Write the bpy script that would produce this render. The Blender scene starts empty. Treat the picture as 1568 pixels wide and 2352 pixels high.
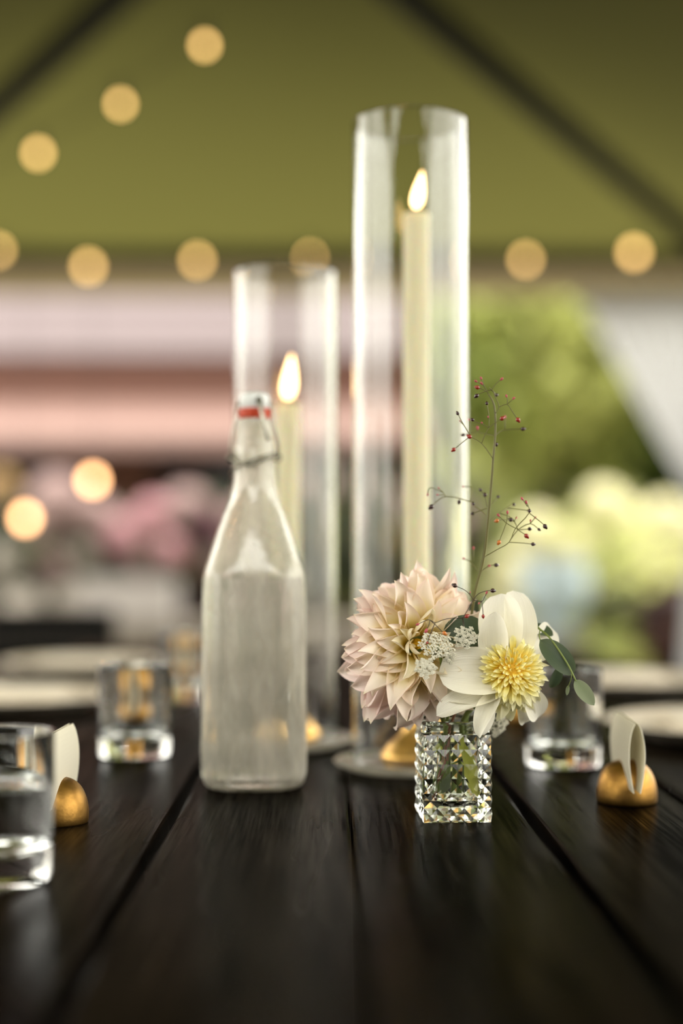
import bpy, bmesh, math, random
from mathutils import Vector, Matrix, Euler, noise
random.seed(7)
C = bpy.context.scene
PI = math.pi
R = math.radians

# ------------------------------------------------------------------ camera
TZ = 0.75                      # table top height
CAMZ = TZ + 0.204
FPX = 50 / 36 * 2352
cam_d = bpy.data.cameras.new('camera')
cam_d.sensor_fit = 'VERTICAL'; cam_d.sensor_height = 36; cam_d.sensor_width = 24; cam_d.lens = 50
cam_d.clip_start = 0.02; cam_d.clip_end = 300
cam_d.dof.use_dof = True; cam_d.dof.aperture_fstop = 1.4; cam_d.dof.focus_distance = 1.078
cam = bpy.data.objects.new('camera', cam_d); C.collection.objects.link(cam)
cam.location = (0, 0, CAMZ); cam.rotation_euler = (R(90 + 1.735), 0, R(-0.684))
C.camera = cam
CM = cam.rotation_euler.to_matrix()

# ------------------------------------------------------------------ world (overcast sky)
w = bpy.data.worlds.new('world'); C.world = w; w.use_nodes = True
nt = w.node_tree; nt.nodes.clear()
wo = nt.nodes.new('ShaderNodeOutputWorld'); bg = nt.nodes.new('ShaderNodeBackground')
tc = nt.nodes.new('ShaderNodeTexCoord'); sp = nt.nodes.new('ShaderNodeSeparateXYZ'); rp = nt.nodes.new('ShaderNodeValToRGB')
nt.links.new(tc.outputs['Generated'], sp.inputs[0]); nt.links.new(sp.outputs[2], rp.inputs[0])
rp.color_ramp.elements[0].position = 0.0; rp.color_ramp.elements[0].color = (0.215, 0.203, 0.172, 1)
rp.color_ramp.elements[1].position = 0.75; rp.color_ramp.elements[1].color = (1, 0.97, 0.91, 1)
nt.links.new(rp.outputs[0], bg.inputs[0]); nt.links.new(bg.outputs[0], wo.inputs[0])
bg.inputs[1].default_value = 6.6
C.view_settings.view_transform = 'Standard'; C.view_settings.look = 'None'
C.view_settings.gamma = 1; C.view_settings.use_curve_mapping = False
C.view_settings.exposure = 0.75
C.cycles.max_bounces = 20; C.cycles.transmission_bounces = 20; C.cycles.glossy_bounces = 8
C.cycles.diffuse_bounces = 4; C.cycles.transparent_max_bounces = 16
C.cycles.caustics_refractive = True; C.cycles.caustics_reflective = True
C.cycles.blur_glossy = 0.5; C.cycles.sample_clamp_indirect = 6.0

# ------------------------------------------------------------------ helpers
def P(px, py, Y):
    d = CM @ Vector(((px - 784) / FPX, -(py - 1176) / FPX, -1))
    return Vector((0, 0, CAMZ)) + d * (Y / d.y)

def link(o, parent=None):
    C.collection.objects.link(o)
    if parent is not None: o.parent = parent
    return o

def obj(name, bm, m, parent=None, smooth=True):
    me = bpy.data.meshes.new(name)
    if isinstance(bm, tuple):
        me.from_pydata(bm[0], [], bm[1])
    else:
        bmesh.ops.recalc_face_normals(bm, faces=bm.faces); bm.to_mesh(me); bm.free()
    me.materials.append(m)
    if smooth: me.polygons.foreach_set('use_smooth', [True] * len(me.polygons))
    me.update()
    return link(bpy.data.objects.new(name, me), parent)

def tag(o, label=None, cat=None, group=None, kind=None):
    if label: o['label'] = label
    if cat: o['category'] = cat
    if group: o['group'] = group
    if kind: o['kind'] = kind
    return o

def thing(name, label, cat, loc=(0, 0, 0), rz=0, group=None):
    o = bpy.data.objects.new(name, None); o.empty_display_size = 0.02
    link(o); o.location = loc; o.rotation_euler = (0, 0, rz)
    return tag(o, label, cat, group)

def struct(o): o['kind'] = 'structure'; return o

def copy_tree(o, parent=None):
    c = o.copy(); C.collection.objects.link(c)
    if parent is not None: c.parent = parent
    for ch in o.children: copy_tree(ch, c)
    return c

def add_box(bm, c, s, rot=None, bev=0):
    r = bmesh.ops.create_cube(bm, size=1)
    vs = r['verts']
    M = Matrix.Translation(Vector(c)) @ (rot.to_4x4() if rot else Matrix.Identity(4)) @ Matrix.Diagonal((*s, 1))
    bmesh.ops.transform(bm, matrix=M, verts=vs)
    if bev:
        es = list({e for v in vs for e in v.link_edges})
        bmesh.ops.bevel(bm, geom=es, offset=bev, segments=2, affect='EDGES', profile=0.5)

def box(name, c, s, m, parent=None, rot=None, bev=0):
    bm = bmesh.new(); add_box(bm, (0, 0, 0), s, rot, bev)
    o = obj(name, bm, m, parent, smooth=False); o.location = c
    return o

def add_tube(bm, pts, rad, n=8, cap=True):
    pts = [Vector(p) for p in pts]
    if not hasattr(rad, '__len__'): rad = [rad] * len(pts)
    rings = []; up = None
    for i, p in enumerate(pts):
        t = (pts[min(i + 1, len(pts) - 1)] - pts[max(i - 1, 0)])
        if t.length < 1e-9: t = Vector((0, 0, 1))
        t.normalize()
        if up is None:
            a = Vector((0, 0, 1)) if abs(t.z) < 0.9 else Vector((1, 0, 0))
            up = t.cross(a).normalized()
        up = (up - t * up.dot(t))
        if up.length < 1e-6: up = t.orthogonal()
        up.normalize(); sd = t.cross(up)
        rings.append([bm.verts.new(p + (up * math.cos(k * 2 * PI / n) + sd * math.sin(k * 2 * PI / n)) * rad[i]) for k in range(n)])
    for a, b in zip(rings, rings[1:]):
        for k in range(n):
            bm.faces.new((a[k], a[(k + 1) % n], b[(k + 1) % n], b[k]))
    if cap:
        bm.faces.new(rings[0]); bm.faces.new(rings[-1])

def smooth_pts(pts, k=4):
    pts = [Vector(p) for p in pts]
    if len(pts) < 3: return pts
    out = []
    for i in range(len(pts) - 1):
        p0 = pts[max(i - 1, 0)]; p1 = pts[i]; p2 = pts[i + 1]; p3 = pts[min(i + 2, len(pts) - 1)]
        for j in range(k):
            t = j / k
            out.append(0.5 * ((2 * p1) + (p2 - p0) * t + (2 * p0 - 5 * p1 + 4 * p2 - p3) * t * t + (3 * p1 - p0 - 3 * p2 + p3) * t ** 3))
    out.append(pts[-1]); return out

def add_lathe(bm, prof, n=64, power=None, closed=False):
    """prof: (r, z[, p]) ; p is the superellipse power (2 = round)"""
    rings = []
    for q in prof:
        r, z = q[0], q[1]; p = q[2] if len(q) > 2 else 2
        if r < 1e-6: rings.append([bm.verts.new((0, 0, z))]); continue
        ring = []
        for k in range(n):
            a = k * 2 * PI / n; c, s = math.cos(a), math.sin(a)
            f = (abs(c) ** p + abs(s) ** p) ** (-1 / p)
            ring.append(bm.verts.new((r * f * c, r * f * s, z)))
        rings.append(ring)
    prs = list(zip(rings, rings[1:]))
    if closed: prs.append((rings[-1], rings[0]))
    for a, b in prs:
        if len(a) == 1 and len(b) == 1: continue
        for k in range(n):
            k2 = (k + 1) % n
            if len(a) == 1: bm.faces.new((a[0], b[k2], b[k]))
            elif len(b) == 1: bm.faces.new((a[k], a[k2], b[0]))
            else: bm.faces.new((a[k], a[k2], b[k2], b[k]))

def lathe(name, prof, m, parent=None, n=64, closed=False):
    bm = bmesh.new(); add_lathe(bm, prof, n, closed=closed); o = obj(name, bm, m, parent); o.data.set_sharp_from_angle(angle=R(38)); return o

def add_blob(bm, c, r, sub=1, sc=(1, 1, 1), jit=0.0):
    rr = bmesh.ops.create_icosphere(bm, subdivisions=sub, radius=1)
    c = Vector(c)
    for v in rr['verts']:
        k = 1 + jit * noise.noise(v.co * 2.3 + c * 9)
        v.co = c + Vector((v.co.x * sc[0], v.co.y * sc[1], v.co.z * sc[2])) * r * k

# ------------------------------------------------------------------ materials
def mat(name, col, rough=0.5, metal=0.0, trans=0.0, ior=1.45, spec=0.5, sss=0.0, transl=0.0, emit=None, es=0, var=0.0, vscale=20, bump=0.0, bscale=40, coat=0):
    m = bpy.data.materials.new(name); m.use_nodes = True
    t = m.node_tree; b = t.nodes['Principled BSDF']; out = t.nodes['Material Output']
    b.inputs['Base Color'].default_value = (*col, 1); b.inputs['Roughness'].default_value = rough
    b.inputs['Metallic'].default_value = metal; b.inputs['IOR'].default_value = ior
    b.inputs['Transmission Weight'].default_value = trans; b.inputs['Specular IOR Level'].default_value = spec
    b.inputs['Coat Weight'].default_value = coat
    if sss:
        b.inputs['Subsurface Weight'].default_value = sss; b.inputs['Subsurface Radius'].default_value = (0.02, 0.012, 0.006); b.inputs['Subsurface Scale'].default_value = 0.6
    if emit: b.inputs['Emission Color'].default_value = (*emit, 1); b.inputs['Emission Strength'].default_value = es
    if var or bump:
        tcn = t.nodes.new('ShaderNodeTexCoord')
    if var:
        nz = t.nodes.new('ShaderNodeTexNoise'); nz.inputs['Scale'].default_value = vscale; nz.inputs['Detail'].default_value = 4
        t.links.new(tcn.outputs['Object'], nz.inputs['Vector'])
        cr = t.nodes.new('ShaderNodeValToRGB')
        cr.color_ramp.elements[0].position = 0.3; cr.color_ramp.elements[1].position = 0.7
        cr.color_ramp.elements[0].color = (*[c * (1 - var) for c in col], 1)
        cr.color_ramp.elements[1].color = (*[min(1, c * (1 + var)) for c in col], 1)
        t.links.new(nz.outputs['Fac'], cr.inputs[0]); t.links.new(cr.outputs[0], b.inputs['Base Color'])
    if bump:
        n2 = t.nodes.new('ShaderNodeTexNoise'); n2.inputs['Scale'].default_value = bscale; n2.inputs['Detail'].default_value = 3
        t.links.new(tcn.outputs['Object'], n2.inputs['Vector'])
        bn = t.nodes.new('ShaderNodeBump'); bn.inputs['Strength'].default_value = bump; bn.inputs['Distance'].default_value = 0.002
        t.links.new(n2.outputs['Fac'], bn.inputs['Height']); t.links.new(bn.outputs[0], b.inputs['Normal'])
    if transl:
        tr = t.nodes.new('ShaderNodeBsdfTranslucent'); mx = t.nodes.new('ShaderNodeMixShader'); mx.inputs[0].default_value = transl
        if var: t.links.new(cr.outputs[0], tr.inputs[0])
        else: tr.inputs[0].default_value = (*col, 1)
        t.links.new(b.outputs[0], mx.inputs[1]); t.links.new(tr.outputs[0], mx.inputs[2]); t.links.new(mx.outputs[0], out.inputs[0])
    return m

def petal_mat(name, stops, edge=None, streak=0.0, transl=0.3, rough=0.55):
    """colour along the petal (uv.x) with an edge tint (|uv.y-.5|) and fine veins"""
    m = bpy.data.materials.new(name); m.use_nodes = True
    t = m.node_tree; b = t.nodes['Principled BSDF']; out = t.nodes['Material Output']
    b.inputs['Roughness'].default_value = rough; b.inputs['Specular IOR Level'].default_value = 0.3
    uv = t.nodes.new('ShaderNodeUVMap'); s = t.nodes.new('ShaderNodeSeparateXYZ'); t.links.new(uv.outputs[0], s.inputs[0])
    cr = t.nodes.new('ShaderNodeValToRGB'); el = cr.color_ramp.elements
    while len(el) < len(stops): el.new(0.5)
    for e, (p, c) in zip(el, stops): e.position = p; e.color = (*c, 1)
    t.links.new(s.outputs[0], cr.inputs[0]); colr = cr.outputs[0]
    if edge:
        a = t.nodes.new('ShaderNodeMath'); a.operation = 'SUBTRACT'; a.inputs[1].default_value = 0.5; t.links.new(s.outputs[1], a.inputs[0])
        a2 = t.nodes.new('ShaderNodeMath'); a2.operation = 'ABSOLUTE'; t.links.new(a.outputs[0], a2.inputs[0])
        a3 = t.nodes.new('ShaderNodeMath'); a3.operation = 'POWER'; a3.inputs[1].default_value = 2.0
        a4 = t.nodes.new('ShaderNodeMath'); a4.operation = 'MULTIPLY'; a4.inputs[1].default_value = 2.0
        t.links.new(a2.outputs[0], a4.inputs[0]); t.links.new(a4.outputs[0], a3.inputs[0])
        nz = t.nodes.new('ShaderNodeTexNoise'); nz.inputs['Scale'].default_value = 3.0
        oi = t.nodes.new('ShaderNodeObjectInfo'); ad = t.nodes.new('ShaderNodeVectorMath'); ad.operation = 'ADD'
        t.links.new(uv.outputs[0], ad.inputs[0]); t.links.new(oi.outputs['Location'], ad.inputs[1]); t.links.new(ad.outputs[0], nz.inputs['Vector'])
        a5 = t.nodes.new('ShaderNodeMath'); a5.operation = 'MULTIPLY'; t.links.new(a3.outputs[0], a5.inputs[0]); t.links.new(nz.outputs['Fac'], a5.inputs[1])
        mx = t.nodes.new('ShaderNodeMix'); mx.data_type = 'RGBA'; mx.inputs[7].default_value = (*edge, 1)
        t.links.new(a5.outputs[0], mx.inputs[0]); t.links.new(colr, mx.inputs[6]); colr = mx.outputs[2]
    if streak:
        mp = t.nodes.new('ShaderNodeMapping'); mp.inputs['Scale'].default_value = (1.2, 26, 1); t.links.new(uv.outputs[0], mp.inputs[0])
        n2 = t.nodes.new('ShaderNodeTexNoise'); n2.inputs['Scale'].default_value = 1; n2.inputs['Detail'].default_value = 2; t.links.new(mp.outputs[0], n2.inputs['Vector'])
        bn = t.nodes.new('ShaderNodeBump'); bn.inputs['Strength'].default_value = streak; bn.inputs['Distance'].default_value = 0.0008
        t.links.new(n2.outputs['Fac'], bn.inputs['Height']); t.links.new(bn.outputs[0], b.inputs['Normal'])
    t.links.new(colr, b.inputs['Base Color'])
    tr = t.nodes.new('ShaderNodeBsdfTranslucent'); ms = t.nodes.new('ShaderNodeMixShader'); ms.inputs[0].default_value = transl
    t.links.new(colr, tr.inputs[0]); t.links.new(b.outputs[0], ms.inputs[1]); t.links.new(tr.outputs[0], ms.inputs[2]); t.links.new(ms.outputs[0], out.inputs[0])
    return m

def wood_mat(name, c1, c2, rough, spec=0.5):
    m = bpy.data.materials.new(name); m.use_nodes = True
    t = m.node_tree; b = t.nodes['Principled BSDF']
    tcn = t.nodes.new('ShaderNodeTexCoord'); oi = t.nodes.new('ShaderNodeObjectInfo')
    ad = t.nodes.new('ShaderNodeVectorMath'); ad.operation = 'ADD'; t.links.new(tcn.outputs['Object'], ad.inputs[0]); t.links.new(oi.outputs['Location'], ad.inputs[1])
    mp = t.nodes.new('ShaderNodeMapping'); mp.inputs['Scale'].default_value = (420, 9, 30); t.links.new(ad.outputs[0], mp.inputs[0])
    n = t.nodes.new('ShaderNodeTexNoise'); n.inputs['Scale'].default_value = 1; n.inputs['Detail'].default_value = 5; n.inputs['Roughness'].default_value = 0.6; t.links.new(mp.outputs[0], n.inputs['Vector'])
    mp2 = t.nodes.new('ShaderNodeMapping'); mp2.inputs['Scale'].default_value = (18, 1.6, 4); t.links.new(ad.outputs[0], mp2.inputs[0])
    n2 = t.nodes.new('ShaderNodeTexNoise'); n2.inputs['Scale'].default_value = 1; n2.inputs['Detail'].default_value = 3; t.links.new(mp2.outputs[0], n2.inputs['Vector'])
    ml = t.nodes.new('ShaderNodeMath'); ml.operation = 'ADD'; t.links.new(n.outputs['Fac'], ml.inputs[0]); t.links.new(n2.outputs['Fac'], ml.inputs[1])
    h = t.nodes.new('ShaderNodeMath'); h.operation = 'MULTIPLY'; h.inputs[1].default_value = 0.5; t.links.new(ml.outputs[0], h.inputs[0])
    cr = t.nodes.new('ShaderNodeValToRGB'); cr.color_ramp.elements[0].position = 0.44; cr.color_ramp.elements[1].position = 0.68
    cr.color_ramp.elements[0].color = (*c1, 1); cr.color_ramp.elements[1].color = (*c2, 1)
    t.links.new(h.outputs[0], cr.inputs[0]); t.links.new(cr.outputs[0], b.inputs['Base Color'])
    mr = t.nodes.new('ShaderNodeMapRange'); mr.inputs[3].default_value = rough - 0.07; mr.inputs[4].default_value = rough + 0.16
    t.links.new(n2.outputs['Fac'], mr.inputs[0]); t.links.new(mr.outputs[0], b.inputs['Roughness'])
    bn = t.nodes.new('ShaderNodeBump'); bn.inputs['Strength'].default_value = 0.2; bn.inputs['Distance'].default_value = 0.0006
    t.links.new(n.outputs['Fac'], bn.inputs['Height']); t.links.new(bn.outputs[0], b.inputs['Normal'])
    b.inputs['IOR'].default_value = 1.13
    df = t.nodes.new('ShaderNodeBsdfDiffuse'); t.links.new(cr.outputs[0], df.inputs[0]); t.links.new(bn.outputs[0], df.inputs[1])
    fr = t.nodes.new('ShaderNodeMapRange'); fr.inputs[1].default_value = 0.38; fr.inputs[2].default_value = 0.62; fr.inputs[3].default_value = 0.90; fr.inputs[4].default_value = spec
    t.links.new(h.outputs[0], fr.inputs[0])
    ms = t.nodes.new('ShaderNodeMixShader'); t.links.new(fr.outputs[0], ms.inputs[0]); t.links.new(b.outputs[0], ms.inputs[1]); t.links.new(df.outputs[0], ms.inputs[2])
    t.links.new(ms.outputs[0], t.nodes['Material Output'].inputs[0])
    return m

def glass_mat(name, col=(1, 1, 1), rough=0.0, ior=1.5, bump=0.0, bscale=30, milky=0.0, mscale=60):
    m = bpy.data.materials.new(name); m.use_nodes = True
    t = m.node_tree; out = t.nodes['Material Output']; t.nodes.remove(t.nodes['Principled BSDF'])
    g = t.nodes.new('ShaderNodeBsdfGlass'); g.inputs['Color'].default_value = (*col, 1); g.inputs['Roughness'].default_value = rough; g.inputs['IOR'].default_value = ior
    t.links.new(g.outputs[0], out.inputs[0])
    tcn = t.nodes.new('ShaderNodeTexCoord')
    if bump:
        n2 = t.nodes.new('ShaderNodeTexNoise'); n2.inputs['Scale'].default_value = bscale; n2.inputs['Detail'].default_value = 2
        t.links.new(tcn.outputs['Object'], n2.inputs['Vector'])
        bn = t.nodes.new('ShaderNodeBump'); bn.inputs['Strength'].default_value = bump; bn.inputs['Distance'].default_value = 0.001
        t.links.new(n2.outputs['Fac'], bn.inputs['Height']); t.links.new(bn.outputs[0], g.inputs['Normal'])
    if milky:
        d = t.nodes.new('ShaderNodeBsdfDiffuse'); d.inputs[0].default_value = (0.93, 0.88, 0.77, 1)
        tr = t.nodes.new('ShaderNodeBsdfTranslucent'); tr.inputs[0].default_value = (0.93, 0.88, 0.77, 1)
        m1 = t.nodes.new('ShaderNodeMixShader'); m1.inputs[0].default_value = 0.5
        t.links.new(d.outputs[0], m1.inputs[1]); t.links.new(tr.outputs[0], m1.inputs[2])
        mp = t.nodes.new('ShaderNodeMapping'); mp.inputs['Scale'].default_value = (1, 1, 0.3); t.links.new(tcn.outputs['Object'], mp.inputs[0])
        n = t.nodes.new('ShaderNodeTexNoise'); n.inputs['Scale'].default_value = mscale; n.inputs['Detail'].default_value = 5
        t.links.new(mp.outputs[0], n.inputs['Vector'])
        mr = t.nodes.new('ShaderNodeMapRange'); mr.inputs[1].default_value = 0.3; mr.inputs[2].default_value = 0.75; mr.inputs[3].default_value = milky * 0.4; mr.inputs[4].default_value = milky * 1.8
        t.links.new(n.outputs['Fac'], mr.inputs[0])
        m2 = t.nodes.new('ShaderNodeMixShader'); t.links.new(mr.outputs[0], m2.inputs[0]); t.links.new(g.outputs[0], m2.inputs[1]); t.links.new(m1.outputs[0], m2.inputs[2])
        t.links.new(m2.outputs[0], out.inputs[0])
    return m

M_wood = wood_mat('dark_stained_wood', (0.0006, 0.0004, 0.0003), (0.009, 0.0055, 0.003), 0.20, 0.50)
M_glass = glass_mat('clear_glass', (0.985, 0.99, 0.985), 0.0, 1.5)
M_glass_tube = glass_mat('tube_glass', (0.985, 0.99, 0.985), 0.0, 1.38, bump=0.10, bscale=14)
M_disc = glass_mat('pearl_glass', (0.985, 0.99, 0.985), 0.0, 1.5, milky=0.35, mscale=12)
M_vase = glass_mat('pressed_glass', (0.93, 0.94, 0.92), 0.0, 1.5)
M_bottle = glass_mat('misted_bottle_glass', (0.985, 0.99, 0.975), 0.05, 1.5, bump=0.12, bscale=120, milky=0.30)
M_water = glass_mat('water', (1, 1, 1), 0.0, 1.33)
M_gold = mat('brushed_gold', (0.80, 0.48, 0.15), 0.34, 1.0, var=0.12, vscale=60, bump=0.15, bscale=120)
M_goldp = mat('matte_gold_paint', (0.34, 0.185, 0.045), 0.42, 1.0, var=0.25, vscale=90, bump=0.12, bscale=260)
M_wax = mat('ivory_wax', (0.95, 0.87, 0.62), 0.45, sss=0.6)
M_wick = mat('wick', (0.02, 0.015, 0.01), 0.9)
M_flame = mat('flame', (0, 0, 0), emit=(1.0, 0.60, 0.26), es=6)
M_card = mat('cream_card', (0.90, 0.86, 0.70), 0.7, transl=0.12)
M_plate = mat('cream_stoneware', (0.68, 0.60, 0.48), 0.35)
M_napkin = mat('cream_linen', (0.80, 0.73, 0.60), 0.9, var=0.06, vscale=80, bump=0.3, bscale=300)
M_ceramic = mat('white_ceramic', (0.72, 0.75, 0.74), 0.25)
M_rubber = mat('red_rubber', (0.50, 0.05, 0.012), 0.5)
M_wire = mat('steel_wire', (0.30, 0.29, 0.24), 0.25, 1.0)
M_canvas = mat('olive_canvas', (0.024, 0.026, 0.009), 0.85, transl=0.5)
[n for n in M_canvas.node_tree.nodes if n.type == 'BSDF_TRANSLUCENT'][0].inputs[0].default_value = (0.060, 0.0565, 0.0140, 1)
M_val = mat('valance_canvas', (0.17, 0.135, 0.07), 0.85, transl=0.5)
M_pole = mat('dark_pole', (0.008, 0.009, 0.008), 0.7)
M_drape = mat('white_voile', (0.56, 0.56, 0.55), 0.9, transl=0.5)
M_floor = mat('stone_patio', (0.10, 0.085, 0.065), 0.8, var=0.25, vscale=3, bump=0.3, bscale=10)
M_bulb = mat('warm_bulb', (0, 0, 0), emit=(1.0, 0.60, 0.20), es=5)
M_bulb2 = mat('amber_bulb', (0, 0, 0), emit=(1.0, 0.50, 0.22), es=11)
M_cord = mat('black_cord', (0.012, 0.012, 0.012), 0.6)

# ------------------------------------------------------------------ the setting
floor = bmesh.new(); add_box(floor, (0, 8, -0.05), (60, 60, 0.1))
struct(obj('floor', floor, M_floor, smooth=False))
TX0, TX1, TXC = -2.79, 2.25, -0.27
EZ, RZ, FY, AY, BY = 2.66, 3.69, 8.0, 5.5, -2.0
def quad(name, pts, m, parent=None, thick=0.004, sub=1):
    bm = bmesh.new(); vs = [bm.verts.new(p) for p in pts]; f = bm.faces.new(vs)
    bm.normal_update(); n = f.normal.copy()
    if not thick: return obj(name, bm, m, parent, smooth=False)
    r = bmesh.ops.extrude_face_region(bm, geom=[f]); bmesh.ops.translate(bm, verts=[e for e in r['geom'] if isinstance(e, bmesh.types.BMVert)], vec=n * thick)
    return obj(name, bm, m, parent, smooth=False)
ceil = bpy.data.objects.new('ceiling', None); link(ceil); struct(ceil)
quad('canvas_panel', [(TX0, FY, EZ), (TX1, FY, EZ), (TXC, AY, RZ)], M_canvas, ceil, 0)
quad('canvas_panel', [(TX0, BY, EZ), (TX0, FY, EZ), (TXC, AY, RZ), (TXC, BY, RZ)], M_canvas, ceil, 0)
quad('canvas_panel', [(TX1, BY, EZ), (TX1, FY, EZ), (TXC, AY, RZ), (TXC, BY, RZ)], M_canvas, ceil, 0)
def pole(name, a, b, r, parent=None, m=None):
    bm = bmesh.new(); add_tube(bm, [a, b], r, 10); return obj(name, bm, m or M_pole, parent)
for (a, b, r) in [((TX0, FY, EZ - .03), (TXC, AY, RZ - .06), .07), ((TX1, FY, EZ - .03), (TXC, AY, RZ - .06), .07),
                  ((TXC, AY, RZ - .06), (TXC, BY, RZ - .06), .03)]:
    pole('rafter', a, b, r, ceil)
for (a, b) in [((TX0, FY, EZ - .03), (TX1, FY, EZ - .03)), ((TX0, BY, EZ - .03), (TX0, FY, EZ - .03)), ((TX1, BY, EZ - .03), (TX1, FY, EZ - .03))]:
    pole('eave_pole', a, b, .05, ceil)
for (a, b) in [((TX0, FY), (TX1, FY)), ((TX0, BY), (TX0, FY)), ((TX1, BY), (TX1, FY))]:
    quad('valance', [(a[0], a[1] + .02, EZ - .24), (b[0], b[1] + .02, EZ - .24), (b[0], b[1] + .02, EZ - .03), (a[0], a[1] + .02, EZ - .03)], M_val, ceil, 0)
struct(quad('wall_back', [(TX0, BY, 0), (TX1, BY, 0), (TX1, BY, 2.5), (TX0, BY, 2.5)], M_canvas))
for i, (x, y) in enumerate([(TX0, FY), (TX1, FY), (TX0, BY), (TX1, BY), (TX0, 2.6), (TX1, 2.6)]):
    struct(pole('trim_%d' % (i + 1), (x, y, 0), (x, y, EZ - .05), .035))

# ------------------------------------------------------------------ the house across the garden
HY = 14.0
M_pinkboard = mat('pale_pink_siding', (0.185, 0.150, 0.152), 0.7)
M_brownband = mat('brown_fascia', (0.060, 0.018, 0.007), 0.7)
M_salmon = mat('salmon_porch_roof', (0.140, 0.082, 0.066), 0.6)
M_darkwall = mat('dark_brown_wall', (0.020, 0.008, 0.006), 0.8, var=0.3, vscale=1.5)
M_rustdoor = mat('rust_brown_door', (0.10, 0.035, 0.014), 0.7)
M_winglass = mat('dark_window_glass', (0.01, 0.012, 0.012), 0.05)
house = thing('house', 'long pink-sided house with brown band and salmon porch roof beyond the tent', 'house', (0, HY, 0))
HX0, HX1 = -13.0, 1.15
for k in range(6):
    box('siding_board', ((HX0 + HX1) / 2, 0.1, 3.02 + .15 * k), (HX1 - HX0, .1, .145), M_pinkboard, house, rot=Euler((R(-5), 0, 0)).to_matrix())
box('brown_band', ((HX0 + HX1) / 2, .18, 2.68), (HX1 - HX0, .1, .56), M_brownband, house)
bm = bmesh.new(); add_box(bm, (0, 0, 0), (HX1 - HX0 + .2, 1.5, .06), Euler((R(19), 0, 0)).to_matrix())
o = obj('porch_roof', bm, M_salmon, house, False); o.location = ((HX0 + HX1) / 2, -.65, 2.19)
box('fascia_board', ((HX0 + HX1) / 2, -1.35, 1.96), (HX1 - HX0 + .2, .05, .14), M_salmon, house)
box('back_wall', ((HX0 + HX1) / 2, .30, 1.25), (HX1 - HX0, .1, 2.5), M_darkwall, house)
box('porch_floor', ((HX0 + HX1) / 2, -.6, .1), (HX1 - HX0, 1.8, .2), M_darkwall, house)
quad('main_roof', [(HX0, 0, 3.8), (HX1, 0, 3.8), (HX1, 3, 5.2), (HX0, 3, 5.2)], M_brownband, house, .1)
for x in (-12.9, -9.6, -6.3, -3.6, 1.0): box('porch_post', (x, -1.3, 1.05), (.12, .12, 1.75), M_darkwall, house)
for x in (-2.2, -5.4): box('door', (x, .23, 1.2), (.95, .06, 2.0), M_rustdoor, house)
for x in (-3.7, -7.5, -0.6):
    f = box('window', (x, .24, 1.45), (1.2, .05, 1.1), M_brownband, house)
    for dx in (-.29, .29): box('pane', (dx, -.03, 0), (.5, .02, .95), M_winglass, f)
# porch lamps (the two amber discs)
for px, py, lab in [(213, 1103, 'amber lantern hanging before the dark porch, the higher right one of two'), (58, 1190, 'amber glowing lantern near the left picture edge, the lower one of two')]:
    p = P(px, py, 7.92)
    t = thing('hanging_lantern', lab, 'lantern', p, group='amber lanterns of the porch')
    bm = bmesh.new(); add_blob(bm, (0, 0, 0), .030, 2, (1, 1, 1.2)); obj('bulb', bm, M_bulb2, t)
    lathe('cap', [(0, .075), (.03, .07), (.034, .045), (.030, .042), (0, .042)], M_cord, t, 20)
    bm = bmesh.new(); add_tube(bm, [(0, 0, .07), (0, 0.05, EZ - .06 - p.z)], .003, 6); obj('cord', bm, M_cord, t)

# ------------------------------------------------------------------ greenery
def leaf_cloud(n, rad, size, seed, squash=1.0):
    rnd = random.Random(seed); V = []; F = []
    for i in range(n):
        d = Vector((rnd.gauss(0, 1), rnd.gauss(0, 1), rnd.gauss(0, 1))).normalized()
        r = rad * (0.55 + 0.45 * rnd.random()) * (1 + .28 * noise.noise(d * 2.2 + Vector((seed, 0, 0))))
        c = Vector((d.x * r, d.y * r, d.z * r * squash))
        ax = Vector((rnd.gauss(0, 1), rnd.gauss(0, 1), rnd.gauss(0, .6))).normalized()
        bx = ax.cross(d + Vector((.1, .2, .3)) * rnd.random()).normalized()
        s = size * (.6 + .8 * rnd.random()); k = len(V)
        V += [c - ax * s, c + bx * s * .45, c + ax * s, c - bx * s * .45 + d * s * .2]
        F.append((k, k + 1, k + 2, k + 3))
    return V, F
def foliage_mat(name, a, b, sc=1.3, tr=.35):
    m = mat(name, a, .6, transl=tr, var=.01, vscale=sc)
    for n in m.node_tree.nodes:
        if n.type == 'VALTORGB':
            n.color_ramp.elements[0].color = (*a, 1); n.color_ramp.elements[1].color = (*b, 1)
            n.color_ramp.elements[0].position = .42; n.color_ramp.elements[1].position = .58
    return m
M_leaf1 = foliage_mat('tree_leaves', (0.030, 0.052, 0.004), (0.13, 0.19, 0.022))
M_leaf2 = foliage_mat('light_tree_leaves', (0.17, 0.21, 0.03), (0.36, 0.38, 0.10))
M_leafd = foliage_mat('dark_shrub_leaves', (0.020, 0.028, 0.008), (0.06, 0.07, 0.02), 3)
M_lime = foliage_mat('lime_leaves', (0.26, 0.30, 0.06), (0.55, 0.56, 0.20), 3)
M_bark = mat('bark', (0.05, 0.035, 0.025), .9)
cloud = {}
def tree(x, y, h, r, m, label, cat='tree', group='trees beyond the tent'):
    t = thing('tree', label, cat, (x, y, 0), random.random() * 6, group)
    key = (m.name)
    if key not in cloud:
        c = obj('crown', leaf_cloud(3400, 1.0, .11, len(cloud) + 3), m, t, False); cloud[key] = c.data
    else: c = link(bpy.data.objects.new('crown', cloud[key]), t)
    c.location = (0, 0, h - r); c.scale = (r, r, r * 1.15)
    bm = bmesh.new(); add_tube(bm, [(0, 0, 0), (.03, .02, h - r)], [.09, .06], 8); obj('trunk', bm, M_bark, t)
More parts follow.
